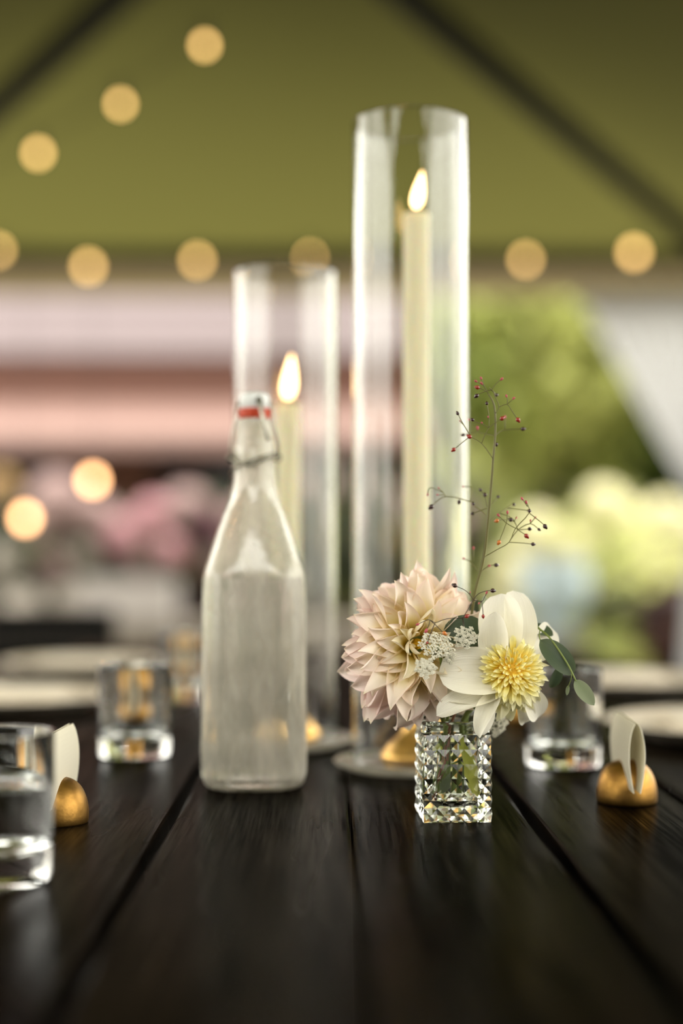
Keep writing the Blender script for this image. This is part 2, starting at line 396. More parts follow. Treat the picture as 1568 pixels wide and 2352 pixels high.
tree(2.0, 12.3, 3.9, 1.1, M_leaf2, 'pale green tree right beside the house corner')
tree(4.0, 12.2, 3.2, 1.0, M_leaf1, 'dark green tree behind the tied white curtain')
tree(3.0, 13.9, 2.6, 1.0, M_leaf1, 'low dark green tree between the pale tree and the curtain')
tree(5.6, 13.4, 4.4, 1.2, M_leaf2, 'pale green tree hidden mostly behind the white curtain')
tree(2.9, 15.2, 5.0, 1.7, M_leaf2, 'tallest light green tree at the very back, right of the house')
hb = bmesh.new(); add_box(hb, (5.2, 19.5, 3), (11, .8, 6)); bmesh.ops.subdivide_edges(hb, edges=hb.edges[:], cuts=14, use_grid_fill=True)
for v in hb.verts: v.co += Vector((0, .5, .2)) * noise.noise(v.co * 1.7)
tag(obj('hedge', hb, foliage_mat('hedge_leaves', (0.12, 0.14, 0.03), (0.30, 0.32, 0.10), .8, 0)), 'tall clipped green hedge closing the garden behind the trees', 'hedge')

def blossom_bm(seed, n=70):
    bm = bmesh.new(); rnd = random.Random(seed)
    for i in range(n):
        z = 1 - 2 * (i + .5) / n; a = i * 2.39996; r = math.sqrt(1 - z * z)
        d = Vector((r * math.cos(a), r * math.sin(a), z)); u = d.orthogonal().normalized(); v = d.cross(u); ph = rnd.random() * 6
        c = bm.verts.new(d * .95)
        ring = [bm.verts.new(d * (1.0 + .06 * (k % 2)) + (u * math.cos(ph + k * PI / 4) + v * math.sin(ph + k * PI / 4)) * (.26 if k % 2 == 0 else .15)) for k in range(8)]
        for k in range(8): bm.faces.new((c, ring[k], ring[(k + 1) % 8]))
    bmesh.ops.create_icosphere(bm, subdivisions=1, radius=.93)
    return bm
def fl_mat(n, c): return mat(n, c, .7, transl=.2)
Mb = {'cream': fl_mat('cream_bloom', (.70, .665, .42)), 'white': fl_mat('white_bloom', (.52, .47, .40)), 'pink': fl_mat('pink_bloom', (.52, .28, .30)),
      'mauve': fl_mat('mauve_bloom', (.36, .25, .23)), 'plum': fl_mat('plum_bloom', (.14, .05, .07)), 'amber': fl_mat('amber_bloom', (.34, .22, .09)), 'olive': fl_mat('olive_bloom', (.15, .16, .04))}
bl_mesh = {}
def blossom(kind, p, r, parent):
    if kind not in bl_mesh:
        o = obj('blossom', blossom_bm(len(bl_mesh)), Mb[kind], parent); bl_mesh[kind] = o.data
    else: o = link(bpy.data.objects.new('blossom', bl_mesh[kind]), parent)
    o.location = p; o.scale = (r, r, r * .9); o.rotation_euler = (random.random() * 3, random.random() * 3, 0)
def bush(x, y, h, r, m, label, blooms=(), squash=1, cat='shrub', name='flowering_shrub', group=None):
    t = thing(name, label, cat, (x, y, 0), 0, group)
    o = obj('foliage', leaf_cloud(1500, r, .06, int(x * 10) + 5, squash), m, t, False); o.location = (0, 0, h - r * squash)
    bm = bmesh.new()
    for k in range(5):
        a = k * 1.3; add_tube(bm, [(0.03 * math.cos(a), .03 * math.sin(a), 0), (r * .3 * math.cos(a), r * .3 * math.sin(a), max(.1, h - r * squash))], .012, 6)
    obj('stem', bm, M_bark, t)
    for (kind, px, py, rp_) in blooms:
        q = P(px, py, y - .25); blossom(kind, q - Vector((x, y, 0)), rp_ * (y - .25) / FPX, t)
    return t
def at(px, Y): return (px - 745) / FPX * Y
def zpx(y, Y): return CAMZ + (1275 - y) / FPX * Y
BYY = 9.6
def bush2(px, top, rpx, Y, m, label, blooms=(), squash=1.0):
    return bush(at(px, Y), Y, zpx(top, Y), rpx / FPX * Y, m, label, blooms, squash)
bush2(60, 1140, 150, 9.7, M_leafd, 'shrub with mauve-white blooms at the far left picture edge', [('mauve', 130, 1150, 62), ('white', 20, 1290, 50), ('amber', 0, 1120, 40), ('white', 60, 1400, 66), ('mauve', 120, 1300, 40), ('mauve', 95, 1215, 42), ('white', 150, 1380, 40)])
bush2(300, 1160, 125, 9.8, M_leafd, 'pink hydrangea shrub behind the white planter', [('pink', 285, 1235, 52), ('pink', 350, 1180, 40), ('mauve', 215, 1185, 48), ('pink', 385, 1262, 38), ('white', 190, 1275, 36), ('mauve', 330, 1290, 36)])
bush2(470, 1130, 110, 10.4, M_leafd, 'plum and mauve flowered shrub just left of the bottle', [('plum', 480, 1210, 44), ('mauve', 430, 1160, 46), ('amber', 415, 1290, 40), ('mauve', 500, 1290, 40), ('mauve', 560, 1200, 50)])
bush2(760, 1060, 170, 9.9, M_leafd, 'dark leafy shrub with lime tufts seen between the two glass tubes', [('olive', 795, 1385, 26), ('mauve', 745, 1130, 44), ('amber', 720, 1230, 40), ('mauve', 650, 1200, 44), ('amber', 850, 1240, 40), ('mauve', 880, 1150, 38), ('white', 700, 1330, 40)])
bush2(1010, 1080, 125, 10.6, M_leafd, 'low green shrub behind the tall candle', [('amber', 1000, 1280, 40), ('mauve', 1060, 1200, 36), ('olive', 1080, 1330, 36), ('white', 960, 1200, 44)])
rb = random.Random(4)
bl = []
for k in range(60):
    a = rb.random() * 2 * PI; q = math.sqrt(rb.random())
    px = 1410 + 270 * q * math.cos(a); py = 1330 + 180 * q * math.sin(a)
    if px < 1370 and py > 1290: continue
    if px > 1360 and py > 1350: continue
    bl.append(('cream', px, py, 46))
bush2(1400, 1135, 270, 10.3, M_lime, 'broad hydrangea bush covered in cream-lime blooms under the white curtain', bl + [('cream', 1180, 1300, 40), ('cream', 1230, 1235, 46), ('cream', 1165, 1370, 38), ('cream', 1540, 1210, 50)], .8)
bush2(1425, 1450, 90, 8.6, M_lime, 'small round lime-green shrub behind the right tumbler')
bush2(1425, 1350, 75, 9.0, M_leafd, 'olive green shrub right of the pale blue urn', [('olive', 1440, 1400, 34), ('olive', 1410, 1440, 30)])
M_red = foliage_mat('red_leaves', (0.030, 0.010, 0.008), (0.11, 0.05, 0.035), 3)
bush2(1550, 1345, 85, 8.5, M_red, 'dark red-leaved shrub at the right picture edge', [], 1.2)
ux = at(1275, 8.9)
M_blue = mat('pale_blue_glaze', (.34, .42, .43), .3)
t = thing('garden_urn', 'pale blue glazed garden urn on stone pedestal right of the white dahlia', 'urn', (ux, 8.9, .45))
o = lathe('body', [(r_ * 1.6, z_ * 1.45) for r_, z_ in [(0, 0), (.07, 0), (.075, .02), (.05, .04), (.09, .09), (.13, .17), (.14, .24), (.125, .30), (.14, .325), (.13, .33), (.115, .30), (.12, .24), (.1, .1), (0, .08)]], M_blue, t, 32)
t = thing('pedestal', 'square stone pedestal carrying the pale blue urn', 'pedestal', (ux, 8.9, 0))
M_stone = mat('garden_stone', (.15, .13, .10), .9, var=.15, vscale=8)
box('base', (0, 0, .04), (.5, .5, .08), M_stone, t, bev=.01); box('shaft', (0, 0, .235), (.34, .34, .31), M_stone, t, bev=.008); box('top_slab', (0, 0, .42), (.46, .46, .06), M_stone, t, bev=.01)
py_ = 8.9; a = at(190, py_); b = at(405, py_)
t = thing('planter_box', 'long white planter box standing on the low stone wall', 'planter', ((a + b) / 2, py_, .55))
M_pw = mat('white_painted_wood', (.36, .335, .31), .5)
for k in range(3): box('slat', (0, -.12, .045 + .085 * k), (b - a, .02, .080), M_pw, t)
for k in range(3): box('slat', (0, .12, .045 + .085 * k), (b - a, .02, .080), M_pw, t)
for s_ in (-1, 1): box('end_panel', (s_ * ((b - a) / 2 - .01), 0, .13), (.02, .218, .25), M_pw, t)
box('soil', (0, 0, .22), (b - a - .05, .21, .02), M_bark, t)
t = thing('garden_wall', 'low khaki stone wall under the white planter', 'wall', (at(260, 8.9), 8.9, 0))
rs = random.Random(5)
for row in range(4):
    x = -1.6
    while x < 1.6:
        l = rs.uniform(.26, .46); box('stone', (x + l / 2, rs.uniform(-.01, .01), .069 + row * .137), (l - .012, .34, .126), M_stone, t, bev=.012); x += l
M_shade = mat('dense_dark_leaves', (0.03, 0.045, 0.015), .6)
# unseen tree added so its crown darkens the upper tent canvas
t = thing('added_shade_tree', 'unseen tree added above the tent to shade its upper roof', 'tree', (-4.6, 1.5, 0))
c = obj('crown', leaf_cloud(12000, 1.0, .095, 77), M_shade, t, False); c.location = (4.2, 3.2, 4.75); c.scale = (4.6, 2.35, .62)
bm = bmesh.new(); add_tube(bm, smooth_pts([(0, 0, 0), (.1, 0, 2.5), (.6, .3, 4.3), (2.6, 1.9, 4.8)], 4), [.30 - .012 * k for k in range(13)], 12); obj('trunk', bm, M_bark, t)
# black bench back behind table on left
M_black = mat('black_paint', (.004, .004, .004), .9, spec=.1)
t = thing('garden_bench', 'black slatted bench left behind the dining table', 'bench', (at(60, 4.4), 4.4, 0))
for k in range(3): box('back_slat', (0, 0, .640 + .06 * k), (.56, .025, .057), M_black, t, bev=.004)
for k in range(4): box('seat_slat', (0, -.09 - .1 * k, .42), (.52, .085, .02), M_black, t, bev=.004)
for s in (-1, 1):
    box('rear_leg', (s * .24, .02, .36), (.03, .03, .72), M_black, t); box('front_leg', (s * .24, -.38, .205), (.03, .03, .41), M_black, t); box('rail', (s * .24, -.18, .395), (.028, .37, .03), M_black, t)

t = thing('added_shade_tree', 'second unseen tree added to block side light from the right roof panel', 'tree', (5.6, 3.6, 0))  # added out of view to keep side light off the right canvas panel
c = obj('crown', leaf_cloud(6000, 1.0, .10, 78), M_shade, t, False); c.location = (-.9, 0, 5.3); c.scale = (2.6, 3.2, 1.1)
bm = bmesh.new(); add_tube(bm, smooth_pts([(0, 0, 0), (.05, 0, 2.5), (-.3, .1, 4.4), (-.9, 0, 5.6)], 4), [.26 - .012 * k for k in range(13)], 12); obj('trunk', bm, M_bark, t)

# ------------------------------------------------------------------ white tied curtain
V = []; F = []; nu, nv = 60, 44
for j in range(nv + 1):
    v = j / nv
    for i in range(nu + 1):
        u = i / nu
        z = 2.44 + (.02 - 2.44) * v
        zt = 1.22
        if z > zt:
            k = (2.44 - z) / (2.44 - zt); s = k ** 0.85
            left = 1.36 + (2.09 - 1.36) * (s * .92 + .08 * k * k)
        else:
            k = (zt - z) / zt; left = 2.09 - .12 * math.sin(k * PI * .5)
        right = 2.24
        amp = .035 * (.55 + .45 * (right - left) / .9)
        V.append((left + (right - left) * u, 7.86 + amp * math.sin(u * 46 + 1.5 * math.sin(v * 5)), z))
for j in range(nv):
    for i in range(nu):
        k = j * (nu + 1) + i; F.append((k, k + 1, k + nu + 2, k + nu + 1))
t = thing('curtain', 'white voile curtain tied back to the right corner pole', 'curtain')
o = obj('drape', (V, F), M_drape, t)
bm = bmesh.new(); add_tube(bm, [(2.165 + .10 * math.cos(q), 7.86 + .07 * math.sin(q), 1.22) for q in [k * PI / 10 for k in range(21)]], .018, 6); obj('tie_band', bm, M_drape, t)

# ------------------------------------------------------------------ string lights
def string_lights(label, pts, group):
    t = thing('string_lights', label, 'lights', pts[0][1], group=group)
    o0 = pts[0][1]
    bulbs = [p for f, p in pts]
    cord = []
    for a, b in zip(bulbs, bulbs[1:]):
        for k in range(8):
            q = k / 8; c = a.lerp(b, q) + Vector((0, 0, .085 - .16 * q * (1 - q))); cord.append(c - o0)
    cord.append(bulbs[-1] - o0 + Vector((0, 0, .085)))
    bm = bmesh.new(); add_tube(bm, cord, .0035, 5); obj('cord', bm, M_cord, t)
    for f, p in pts:
        if not f: continue
        bm = bmesh.new(); add_blob(bm, (0, 0, 0), f, 2, (1, 1, 1.2)); b = obj('bulb', bm, M_bulb, t); b.location = p - o0
        s = lathe('socket', [(0, .085), (.012, .08), (.013, .04), (0, .018)], M_cord, t, 12); s.location = p - o0
string_lights('cord of three bulbs slanting down across the left ceiling panel', [(.016, P(470, 104, 5.0)), (.016, P(277, 239, 5.3)), (.018, P(88, 352, 5.6)), (0, P(-140, 470, 6.1))], 'warm string lights of the tent')
string_lights('cord of bulbs strung along the far eave of the tent', [(0.022, P(-5, 575, 7.8)), (.026, P(203, 612, 7.85)), (.024, P(453, 598, 7.85)), (.016, P(712, 590, 7.85)), (0, P(960, 590, 7.85)), (.023, P(1207, 596, 7.85)), (.028, P(1456, 580, 7.8)), (0, P(1640, 560, 7.85))], 'warm string lights of the tent')

# ------------------------------------------------------------------ the table
tbl = thing('farm_table', 'long dining table of dark stained wood planks with grooves', 'table', (0, 0, 0))
T0, T1 = .22, 3.12
seams = [-.54, -.40, -.26, -.12, .02, .161, .299, .437, .577]
for k, (a, b) in enumerate(zip(seams, seams[1:])):
    gap = .0035 if k not in (3,) else .0035
    g0 = .0005 if abs(a - .02) < .01 else .0045 if abs(a + .12) < .01 or abs(a - .161) < .01 or abs(a - .299) < .01 else .0012
    g1 = .0005 if abs(b - .02) < .01 else .0045 if abs(b + .12) < .01 or abs(b - .161) < .01 or abs(b - .299) < .01 else .0012
    wd = (b - g1) - (a + g0)
    box('plank', ((a + g0 + b - g1) / 2, (T0 + T1) / 2, TZ - .02), (wd, T1 - T0, .04), M_wood, tbl, bev=.0028)
for s in (0, 1):
    box('apron', ((seams[0] + seams[-1]) / 2, T0 + .1 if s == 0 else T1 - .1, TZ - .09), (.94, .03, .10), M_wood, tbl)
    box('apron', (seams[0] + .09 if s == 0 else seams[-1] - .09, (T0 + T1) / 2, TZ - .09), (.03, T1 - T0 - .2, .10), M_wood, tbl)
for x in (seams[0] + .11, seams[-1] - .11):
    for y in (T0 + .12, T1 - .12): box('leg', (x, y, (TZ - .04) / 2), (.08, .08, TZ - .04), M_wood, tbl, bev=.004)

# ------------------------------------------------------------------ glass tubes, discs, candlesticks, candles
def hurricane(X, Y, H, cx, ctop, lab, fl, lean):
    z0 = TZ
    t = thing('glass_disc', 'round clear glass base plate under the ' + lab + ' glass tube', 'plate', (X, Y, z0), group='glass base plates')
    lathe('disc', [(0, 0), (.045, 0), (.060, .0015), (.0715, .0065), (.073, .009), (.0715, .0105), (.064, .0095), (.058, .008), (0, .008)], M_disc, t, 72)
    z1 = z0 + .0086
    t = thing('glass_tube', lab + ' clear open glass tube standing around a lit candle', 'candle holder', (X, Y, z1), group='glass hurricane tubes')
    r = .0555
    bm = bmesh.new()
    po = [(r, .001 + 0 * H), (r, H * .25), (r, H * .5), (r * .998, H * .75), (r, H - .001), (r - .0008, H), (r - .0017, H), (r - .0025, H - .001), (r - .0025, H * .5), (r - .0025, .001), (r - .0017, 0), (r - .0008, 0)]
    add_lathe(bm, po, 96, closed=True); o = obj('tube', bm, M_glass_tube, t); o.data.set_sharp_from_angle(angle=R(30))
    dx = cx - X
    t = thing('candlestick', 'gold flared candlestick inside the ' + lab + ' glass tube', 'candlestick', (cx, Y, z1), group='gold candlesticks')
    lathe('base', [(0, 0), (.0335, 0), (.0345, .002), (.0345, .006), (.033, .009), (.030, .011), (.029, .014), (.0245, .018), (.0175, .024), (.0115, .033), (.0085, .044), (.0075, .052), (0, .052)], M_gold, t, 48)
    lathe('cup', [(0, .052), (.0095, .052), (.0105, .055), (.0085, .058), (.011, .062), (.0148, .070), (.0155, .088), (.0165, .090), (.0165, .0925), (.0145, .0925), (.0142, .072), (0, .070)], M_gold, t, 40)
    zc = z1 + .0728
    t = thing('candle', 'tall ivory pillar taper burning inside the ' + lab + ' glass tube', 'candle', (cx, Y, zc), group='ivory dinner candles')
    h = ctop - zc; rc = .0128
    lathe('wax', [(0, 0), (rc * .95, 0), (rc, .01), (rc, h - .004), (rc * .97, h - .0005), (rc * .9, h), (rc * .75, h - .002), (rc * .4, h - .005), (0, h - .005)], M_wax, t, 48)
    bm = bmesh.new(); add_tube(bm, [(0, 0, h - .006), (.0003, 0, h + .004), (.0018, 0, h + .010)], .0008, 8); obj('wick', bm, M_wick, t)
    bm = bmesh.new(); n = 20; prof = []
    for k in range(17):
        q = k / 16; rr = fl[1] * (math.sin(PI * q ** .62)) ** .8 * (1 - .25 * q) if 0 < q < 1 else 0
        prof.append((max(rr, 0), h + .005 + fl[0] * q))
    add_lathe(bm, prof, n)
    for v in bm.verts:
        q = max(0, (v.co.z - h - .005) / fl[0]); v.co.x += lean * q ** 1.2
    obj('flame', bm, M_flame, t)
TA = (0.082, 1.36); TB = (-0.0425, 1.53)
hurricane(TA[0], TA[1], .612, P(957, 1275, 1.36).x, P(957, 492, 1.36).z, 'taller', (.037, .0064), .006)
hurricane(TB[0], TB[1], .500, P(661, 1275, 1.53).x, P(661, 927, 1.53).z, 'shorter', (.048, .0078), .004)

# ------------------------------------------------------------------ swing-top bottle
bx, by = P(583, 1820, 1.270).x, 1.270
bt = thing('swing_top_bottle', 'misted square swing-top glass bottle of water with red gasket', 'bottle', (bx, by, TZ), R(2))
outer = [(0, .002, 3.6), (.030, .001, 3.6), (.0355, 0, 3.6), (.0405, .0018, 3.6), (.0440, .0055, 3.8), (.0462, .013, 4), (.0465, .022, 4.2), (.0462, .10, 4.2), (.0456, .165, 4), (.0452, .182, 3.8), (.0442, .190, 3.5), (.0415, .198, 3.2), (.0378, .210, 2.9), (.0315, .229, 2.5), (.0262, .243, 2.2), (.0220, .254, 2), (.0192, .266, 2), (.0182, .276, 2), (.0180, .284, 2), (.0182, .292, 2), (.0188, .298, 2), (.0182, .304, 2), (.0172, .308, 2), (.0170, .315, 2), (.0168, .320, 2), (.0158, .3245, 2), (.0135, .325, 2)]
inner = [(.0110, .323, 2), (.0108, .315, 2), (.0125, .300, 2), (.0145, .284, 2), (.0150, .274, 2), (.0164, .265, 2), (.0192, .253, 2), (.0234, .242, 2.2), (.0288, .228, 2.5), (.0350, .209, 2.9), (.0388, .197, 3.2), (.0412, .189, 3.5), (.0424, .180, 3.8), (.0430, .10, 4.2), (.0432, .020, 4.2), (.0415, .011, 4), (.037, .0085, 4), (0, .011, 4)]
lathe('glass_body', outer + inner, M_bottle, bt, 96)
WL = .1845
wp = [(0, .0112, 4), (.037, .0087, 4), (.0416, .0112, 4), (.0433, .020, 4.2), (.0431, .10, 4.2), (.04245, .178, 3.8), (.0424, WL, 3.8), (.0410, WL - .0008, 3.8), (0, WL - .001, 3.8)]
lathe('water', wp, M_water, bt, 96)
lathe('stopper', [(0, .322), (.0115, .324), (.012, .334), (.0135, .336), (.0140, .343), (.0125, .3475), (.008, .349), (0, .349)], M_ceramic, bt, 40)
lathe('gasket', [(.009, .3255), (.0138, .3262), (.0150, .331), (.0145, .3345), (.009, .3355)], M_rubber, bt, 40)
wz = bpy.data.objects.new('wire_bail', None)
def wire(name, pts, r=.0011, n=8):
    bm = bmesh.new(); add_tube(bm, smooth_pts(pts, 3), r, n); return obj(name, bm, M_wire, bt)
ring = [(.0193 * math.cos(q), .0193 * math.sin(q), .2865 + .0065 * math.cos(q) + (0.0015 if math.sin(q) < 0 else 0)) for q in [k * 2 * PI / 24 for k in range(25)]]
wire('neck_wire', ring, .0015)
for s in (-1, 1):
    wire('bail_wire', [(s * .0205, -.002, .290), (s * .0215, -.003, .300), (s * .019, -.003, .316), (s * .0165, -.001, .330), (s * .0145, 0, .340)], .0011)
    coil = [(s * .0205 + .0032 * math.cos(q), -.0105 + .0003 * q, .2905 + .0032 * math.sin(q)) for q in [k * PI / 6 for k in range(25)]]
    wire('hinge_coil', coil, .0008)
wire('lever_wire', [(-.0205, -.008, .292), (-.017, -.015, .287), (-.004, -.0215, .283), (.009, -.0185, .288), (.0185, -.0105, .2925)], .0013)
wire('front_lever', [(.0045, -.0145, .341), (.0065, -.0190, .330), (.0100, -.0215, .315), (.0125, -.0205, .305)], .0019)
wire('cross_pin', [(-.0145, 0, .340), (.0, -.002, .341), (.0145, 0, .340)], .0012)
wire('pin_loop', [(.0045, -.013, .3385), (.0015, -.0145, .341), (.0040, -.015, .344), (.0065, -.0145, .341), (.0045, -.0135, .3385)], .001)

# ------------------------------------------------------------------ tumblers
def tumbler(px, Y, label, water=0, h=.093, r=.0375):
    X = at(px, Y)
    t = thing('tumbler', label, 'glass', (X, Y, TZ), group='clear water tumblers')
    o = [(0, .0015), (r * .80, .0008), (r * .86, 0), (r * .93, .0015), (r * .965, .006), (r * .965, .017), (r * .975, .019), (r, h * .6), (r, h - .001), (r - .0008, h)]
    i = [(r - .0016, h), (r - .0023, h - .001), (r - .0026, h * .6), (r * .92, .030), (r * .86, .0225), (r * .70, .0195), (0, .0185)]
    lathe('glass_body', o + i, M_glass, t, 80)
    if water:
        lathe('water', [(0, .0187), (r * .70, .0197), (r * .862, .0227), (r * .922, .030), (r - .0025, h * .6), (r - .00245, water), (r - .004, water - .0006), (0, water - .0008)], M_water, t, 80)
    return t
tumbler(-8, .902, 'near tumbler of water cut by the left picture edge', .060)
tumbler(312, 1.455, 'empty clear tumbler left of the bottle', 0)
tumbler(424, 2.03, 'blurred tumbler far back, peeping out left of the bottle', 0)
tumbler(1292, 1.385, 'empty clear tumbler behind the eucalyptus leaves on the right', 0)
tumbler(1135, 1.98, 'far tumbler hidden behind the white dahlia', 0)

# ------------------------------------------------------------------ place card holders
def place_card(X, Y, lab, rz=0, flip=1):
    t = thing('card_holder', 'matte gold domed place card holder ' + lab, 'holder', (X, Y, TZ), rz, group='gold domed card holders')
    bm = bmesh.new(); r = .0248
    prof = [(0, 0), (r * .96, 0), (r * .99, .0012)] + [(r * math.cos(q) ** .72, .006 + .0285 * math.sin(q)) for q in [k * PI / 2 / 14 for k in range(14)]] + [(0, .0345)]
    add_lathe(bm, prof, 56)
    dome = obj('dome', bm, M_goldp, t)
    cut = bmesh.new(); add_box(cut, (0.0005, 0, .0345), (.0088, .08, .042)); co = obj('slot_cutter', cut, M_goldp, None)
    md = dome.modifiers.new('slot', 'BOOLEAN'); md.operation = 'DIFFERENCE'; md.object = co; md.solver = 'EXACT'
    dg = bpy.context.evaluated_depsgraph_get(); me = bpy.data.meshes.new_from_object(dome.evaluated_get(dg)); dome.modifiers.clear(); dome.data = me
    bpy.data.objects.remove(co)
    # folded card: two bowed leaves joined by the fold on top
    c = thing('place_card', 'folded cream place card standing in the gold holder ' + lab, 'card', (X, Y, TZ), rz + R(-3) * flip, group='folded cream place cards')
    L = .088; zt = .069; zb = .0138; n = 16; th = .0006
    sec = []
    for k in range(n + 1):
        q = k / n; sec.append((-(.0006 + .0044 * math.sin(PI * q ** .8) ** .9) * 1.0 + (-.0026) * q ** 3 * 0 - .0012 * q, zt - (zt - zb) * q))
    sec2 = [(-x * 1.05 + .0008, z) for x, z in sec]
    for side in (sec, sec2):
        V = []; F = []
        for (x, z) in side:
            V += [(x, -L / 2, z), (x, L / 2, z + .001)]
        for (x, z) in side:
            sx = th if side is sec2 else -th
            V += [(x + sx, -L / 2, z), (x + sx, L / 2, z + .001)]
        m_ = len(side)
        for k in range(m_ - 1):
            F += [(2 * k, 2 * k + 1, 2 * k + 3, 2 * k + 2), (2 * m_ + 2 * k, 2 * m_ + 2 * k + 2, 2 * m_ + 2 * k + 3, 2 * m_ + 2 * k + 1),
                  (2 * k, 2 * k + 2, 2 * m_ + 2 * k + 2, 2 * m_ + 2 * k), (2 * k + 1, 2 * m_ + 2 * k + 1, 2 * m_ + 2 * k + 3, 2 * k + 3)]
        F += [(0, 2 * m_, 2 * m_ + 1, 1), (2 * m_ - 2, 2 * m_ - 1, 4 * m_ - 1, 4 * m_ - 2)]
        obj('leaf', (V, F), M_card, c, False)
place_card(at(1437, 1.181), 1.181, 'right of the square vase', R(0), .6)
place_card(-.205, 1.096, 'behind the near left tumbler', R(-2), .6)
place_card(-.222, 1.68, 'seen through the left tumbler')
place_card(-.222, 2.27, 'far back left of the bottle')
place_card(.25, 1.77, 'seen through the right tumbler')

# ------------------------------------------------------------------ plates and napkins
def plate(X, Y, lab, r=.135, nap=True):
    t = thing('dinner_plate', 'cream stoneware dinner plate ' + lab, 'plate', (X, Y, TZ), group='cream dinner plates')
    lathe('plate', [(0, .003), (r * .6, .003), (r * .62, 0), (r * .66, 0), (r * .72, .005), (r * .97, .016), (r, .0175), (r * .995, .0195), (r * .74, .009), (r * .68, .0065), (0, .0065)], M_plate, t, 64)
    if nap:
        V = []; F = []; nx, ny = 10, 14
        n = thing('napkin', 'folded cream linen napkin lying on the plate ' + lab, 'napkin', (X, Y, TZ + .0075), random.uniform(-.06, .06), group='folded linen napkins')
        bm = bmesh.new()
        for k in range(3):
            add_box(bm, (0, 0, .003 + .0055 * k), (.13 - .004 * k, .13 - .006 * k, .005), None, .0022)
        bmesh.ops.subdivide_edges(bm, edges=bm.edges[:], cuts=1)
        obj('folds', bm, M_napkin, n)
for (X, Y, lab) in [(-.392, 1.40, 'at the nearest left setting'), (-.415, 1.93, 'at the second left setting'), (-.43, 2.52, 'at the far left setting'), (.452, 1.60, 'at the nearest right setting'), (.45, 2.18, 'at the far right setting')]:
    plate(X, Y, lab)

# ------------------------------------------------------------------ pressed glass vase
VX0, VX1, VY0 = P(966, 1887, 1.088).x, P(1129, 1887, 1.088).x, 1.088
VW = VX1 - VX0; VH = .0765
vb = thing('bud_vase', 'small square pressed glass bud vase with pyramid studs', 'vase', ((VX0 + VX1) / 2, VY0 + VW / 2 + .001, TZ), R(2.5))
bm = bmesh.new()
HW = VW / 2 - .0012
ncol, nrow = 5, 6
zb0, zt0 = .0, .0665
verts = {}
def gv(key, co):
    if key not in verts: verts[key] = bm.verts.new(co)
    return verts[key]
def side_pt(s, u, z, out=0):
    a = HW + out
    x = -HW + 2 * HW * u
    p = Vector((x, -a, z)); return Matrix.Rotation(s * PI / 2, 3, 'Z') @ p
def key(p): return (round(p.x, 5), round(p.y, 5), round(p.z, 5))
rows = [zb0 + (zt0 - zb0) * k / nrow for k in range(nrow + 1)]
for s in range(4):
    for i in range(ncol):
        for j in range(nrow):
            u0, u1 = i / ncol, (i + 1) / ncol; z0, z1 = rows[j], rows[j + 1]
            um, zm = (u0 + u1) / 2, (z0 + z1) / 2
            cs = [side_pt(s, u0, z0), side_pt(s, u1, z0), side_pt(s, u1, z1), side_pt(s, u0, z1)]
            cv = [gv(key(p), p) for p in cs]
            q = .08; hh = .0017
            top = []
            for (fu, fz) in ((-1, -1), (1, -1), (1, 1), (-1, 1)):
                p = side_pt(s, um + fu * q * .5 / ncol, zm + fz * q * .5 * (z1 - z0), hh); top.append(bm.verts.new(p))
            bm.faces.new(top)
            for k in range(4): bm.faces.new((cv[k], cv[(k + 1) % 4], top[(k + 1) % 4], top[k]))
# upper band, rim, cavity
def sq_ring(hw, z, n_side=ncol, rad=None):
    pts = []
    for s in range(4):
        for i in range(n_side):
            u = i / n_side; p = Matrix.Rotation(s * PI / 2, 3, 'Z') @ Vector((-hw + 2 * hw * u, -hw, z))
            if rad:   # rounded corners
                v = Vector((p.x, p.y)); pw = rad; f = (abs(v.x / hw) ** pw + abs(v.y / hw) ** pw) ** (-1 / pw); p = Vector((v.x * f, v.y * f, z))
            pts.append(p)
    return [gv(key(p), p) for p in pts]
def bridge(a, b):
    n = len(a)
    for k in range(n):
        bm.faces.new((a[k], a[(k + 1) % n], b[(k + 1) % n], b[k]))
r0 = sq_ring(HW, zt0)
prev = r0
for hw, z, rd in [(HW + .0008, .0675, 9), (HW + .0012, .0700, 9), (HW + .0008, .0735, 9), (HW - .0003, .0758, 8), (HW - .0018, VH, 8), (HW - .0035, .0760, 7), (HW - .0045, .0735, 6), (HW - .0050, .060, 6), (HW - .0052, .040, 6), (HW - .0056, .022, 6), (HW - .0075, .0155, 5), (HW - .011, .0132, 5)]:
    nr = sq_ring(hw, z, rad=rd); bridge(prev, nr); prev = nr
cv = bm.verts.new((0, 0, .0118))
for k in range(len(prev)): bm.faces.new((prev[k], prev[(k + 1) % len(prev)], cv))
bot = sq_ring(HW, 0.0)
cb = sq_ring(HW - .006, 0.0008)
bridge(bot, cb); cvb = bm.verts.new((0, 0, .0015))
for k in range(len(cb)): bm.faces.new((cb[k], cvb, cb[(k + 1) % len(cb)]))
vg = obj('glass_body', bm, M_vase, vb, False)
# water in the vase
bm = bmesh.new(); verts = {}
lv = [(HW - .0108, .0134, 5), (HW - .0074, .0157, 5), (HW - .0055, .022, 6), (HW - .0051, .040, 6), (HW - .0049, .060, 6), (HW - .00485, .0655, 6), (HW - .0065, .0650, 6)]
prev = sq_ring(lv[0][0], lv[0][1], rad=5)
c0 = bm.verts.new((0, 0, .0120))
for k in range(len(prev)): bm.faces.new((prev[k], c0, prev[(k + 1) % len(prev)]))
for hw, z, rd in lv[1:]:
    nr = sq_ring(hw, z, rad=rd); bridge(prev, nr); prev = nr
c1 = bm.verts.new((0, 0, .0649))
for k in range(len(prev)): bm.faces.new((prev[k], prev[(k + 1) % len(prev)], c1))
obj('water', bm, M_water, vb, False)
VC = Vector(vb.location)

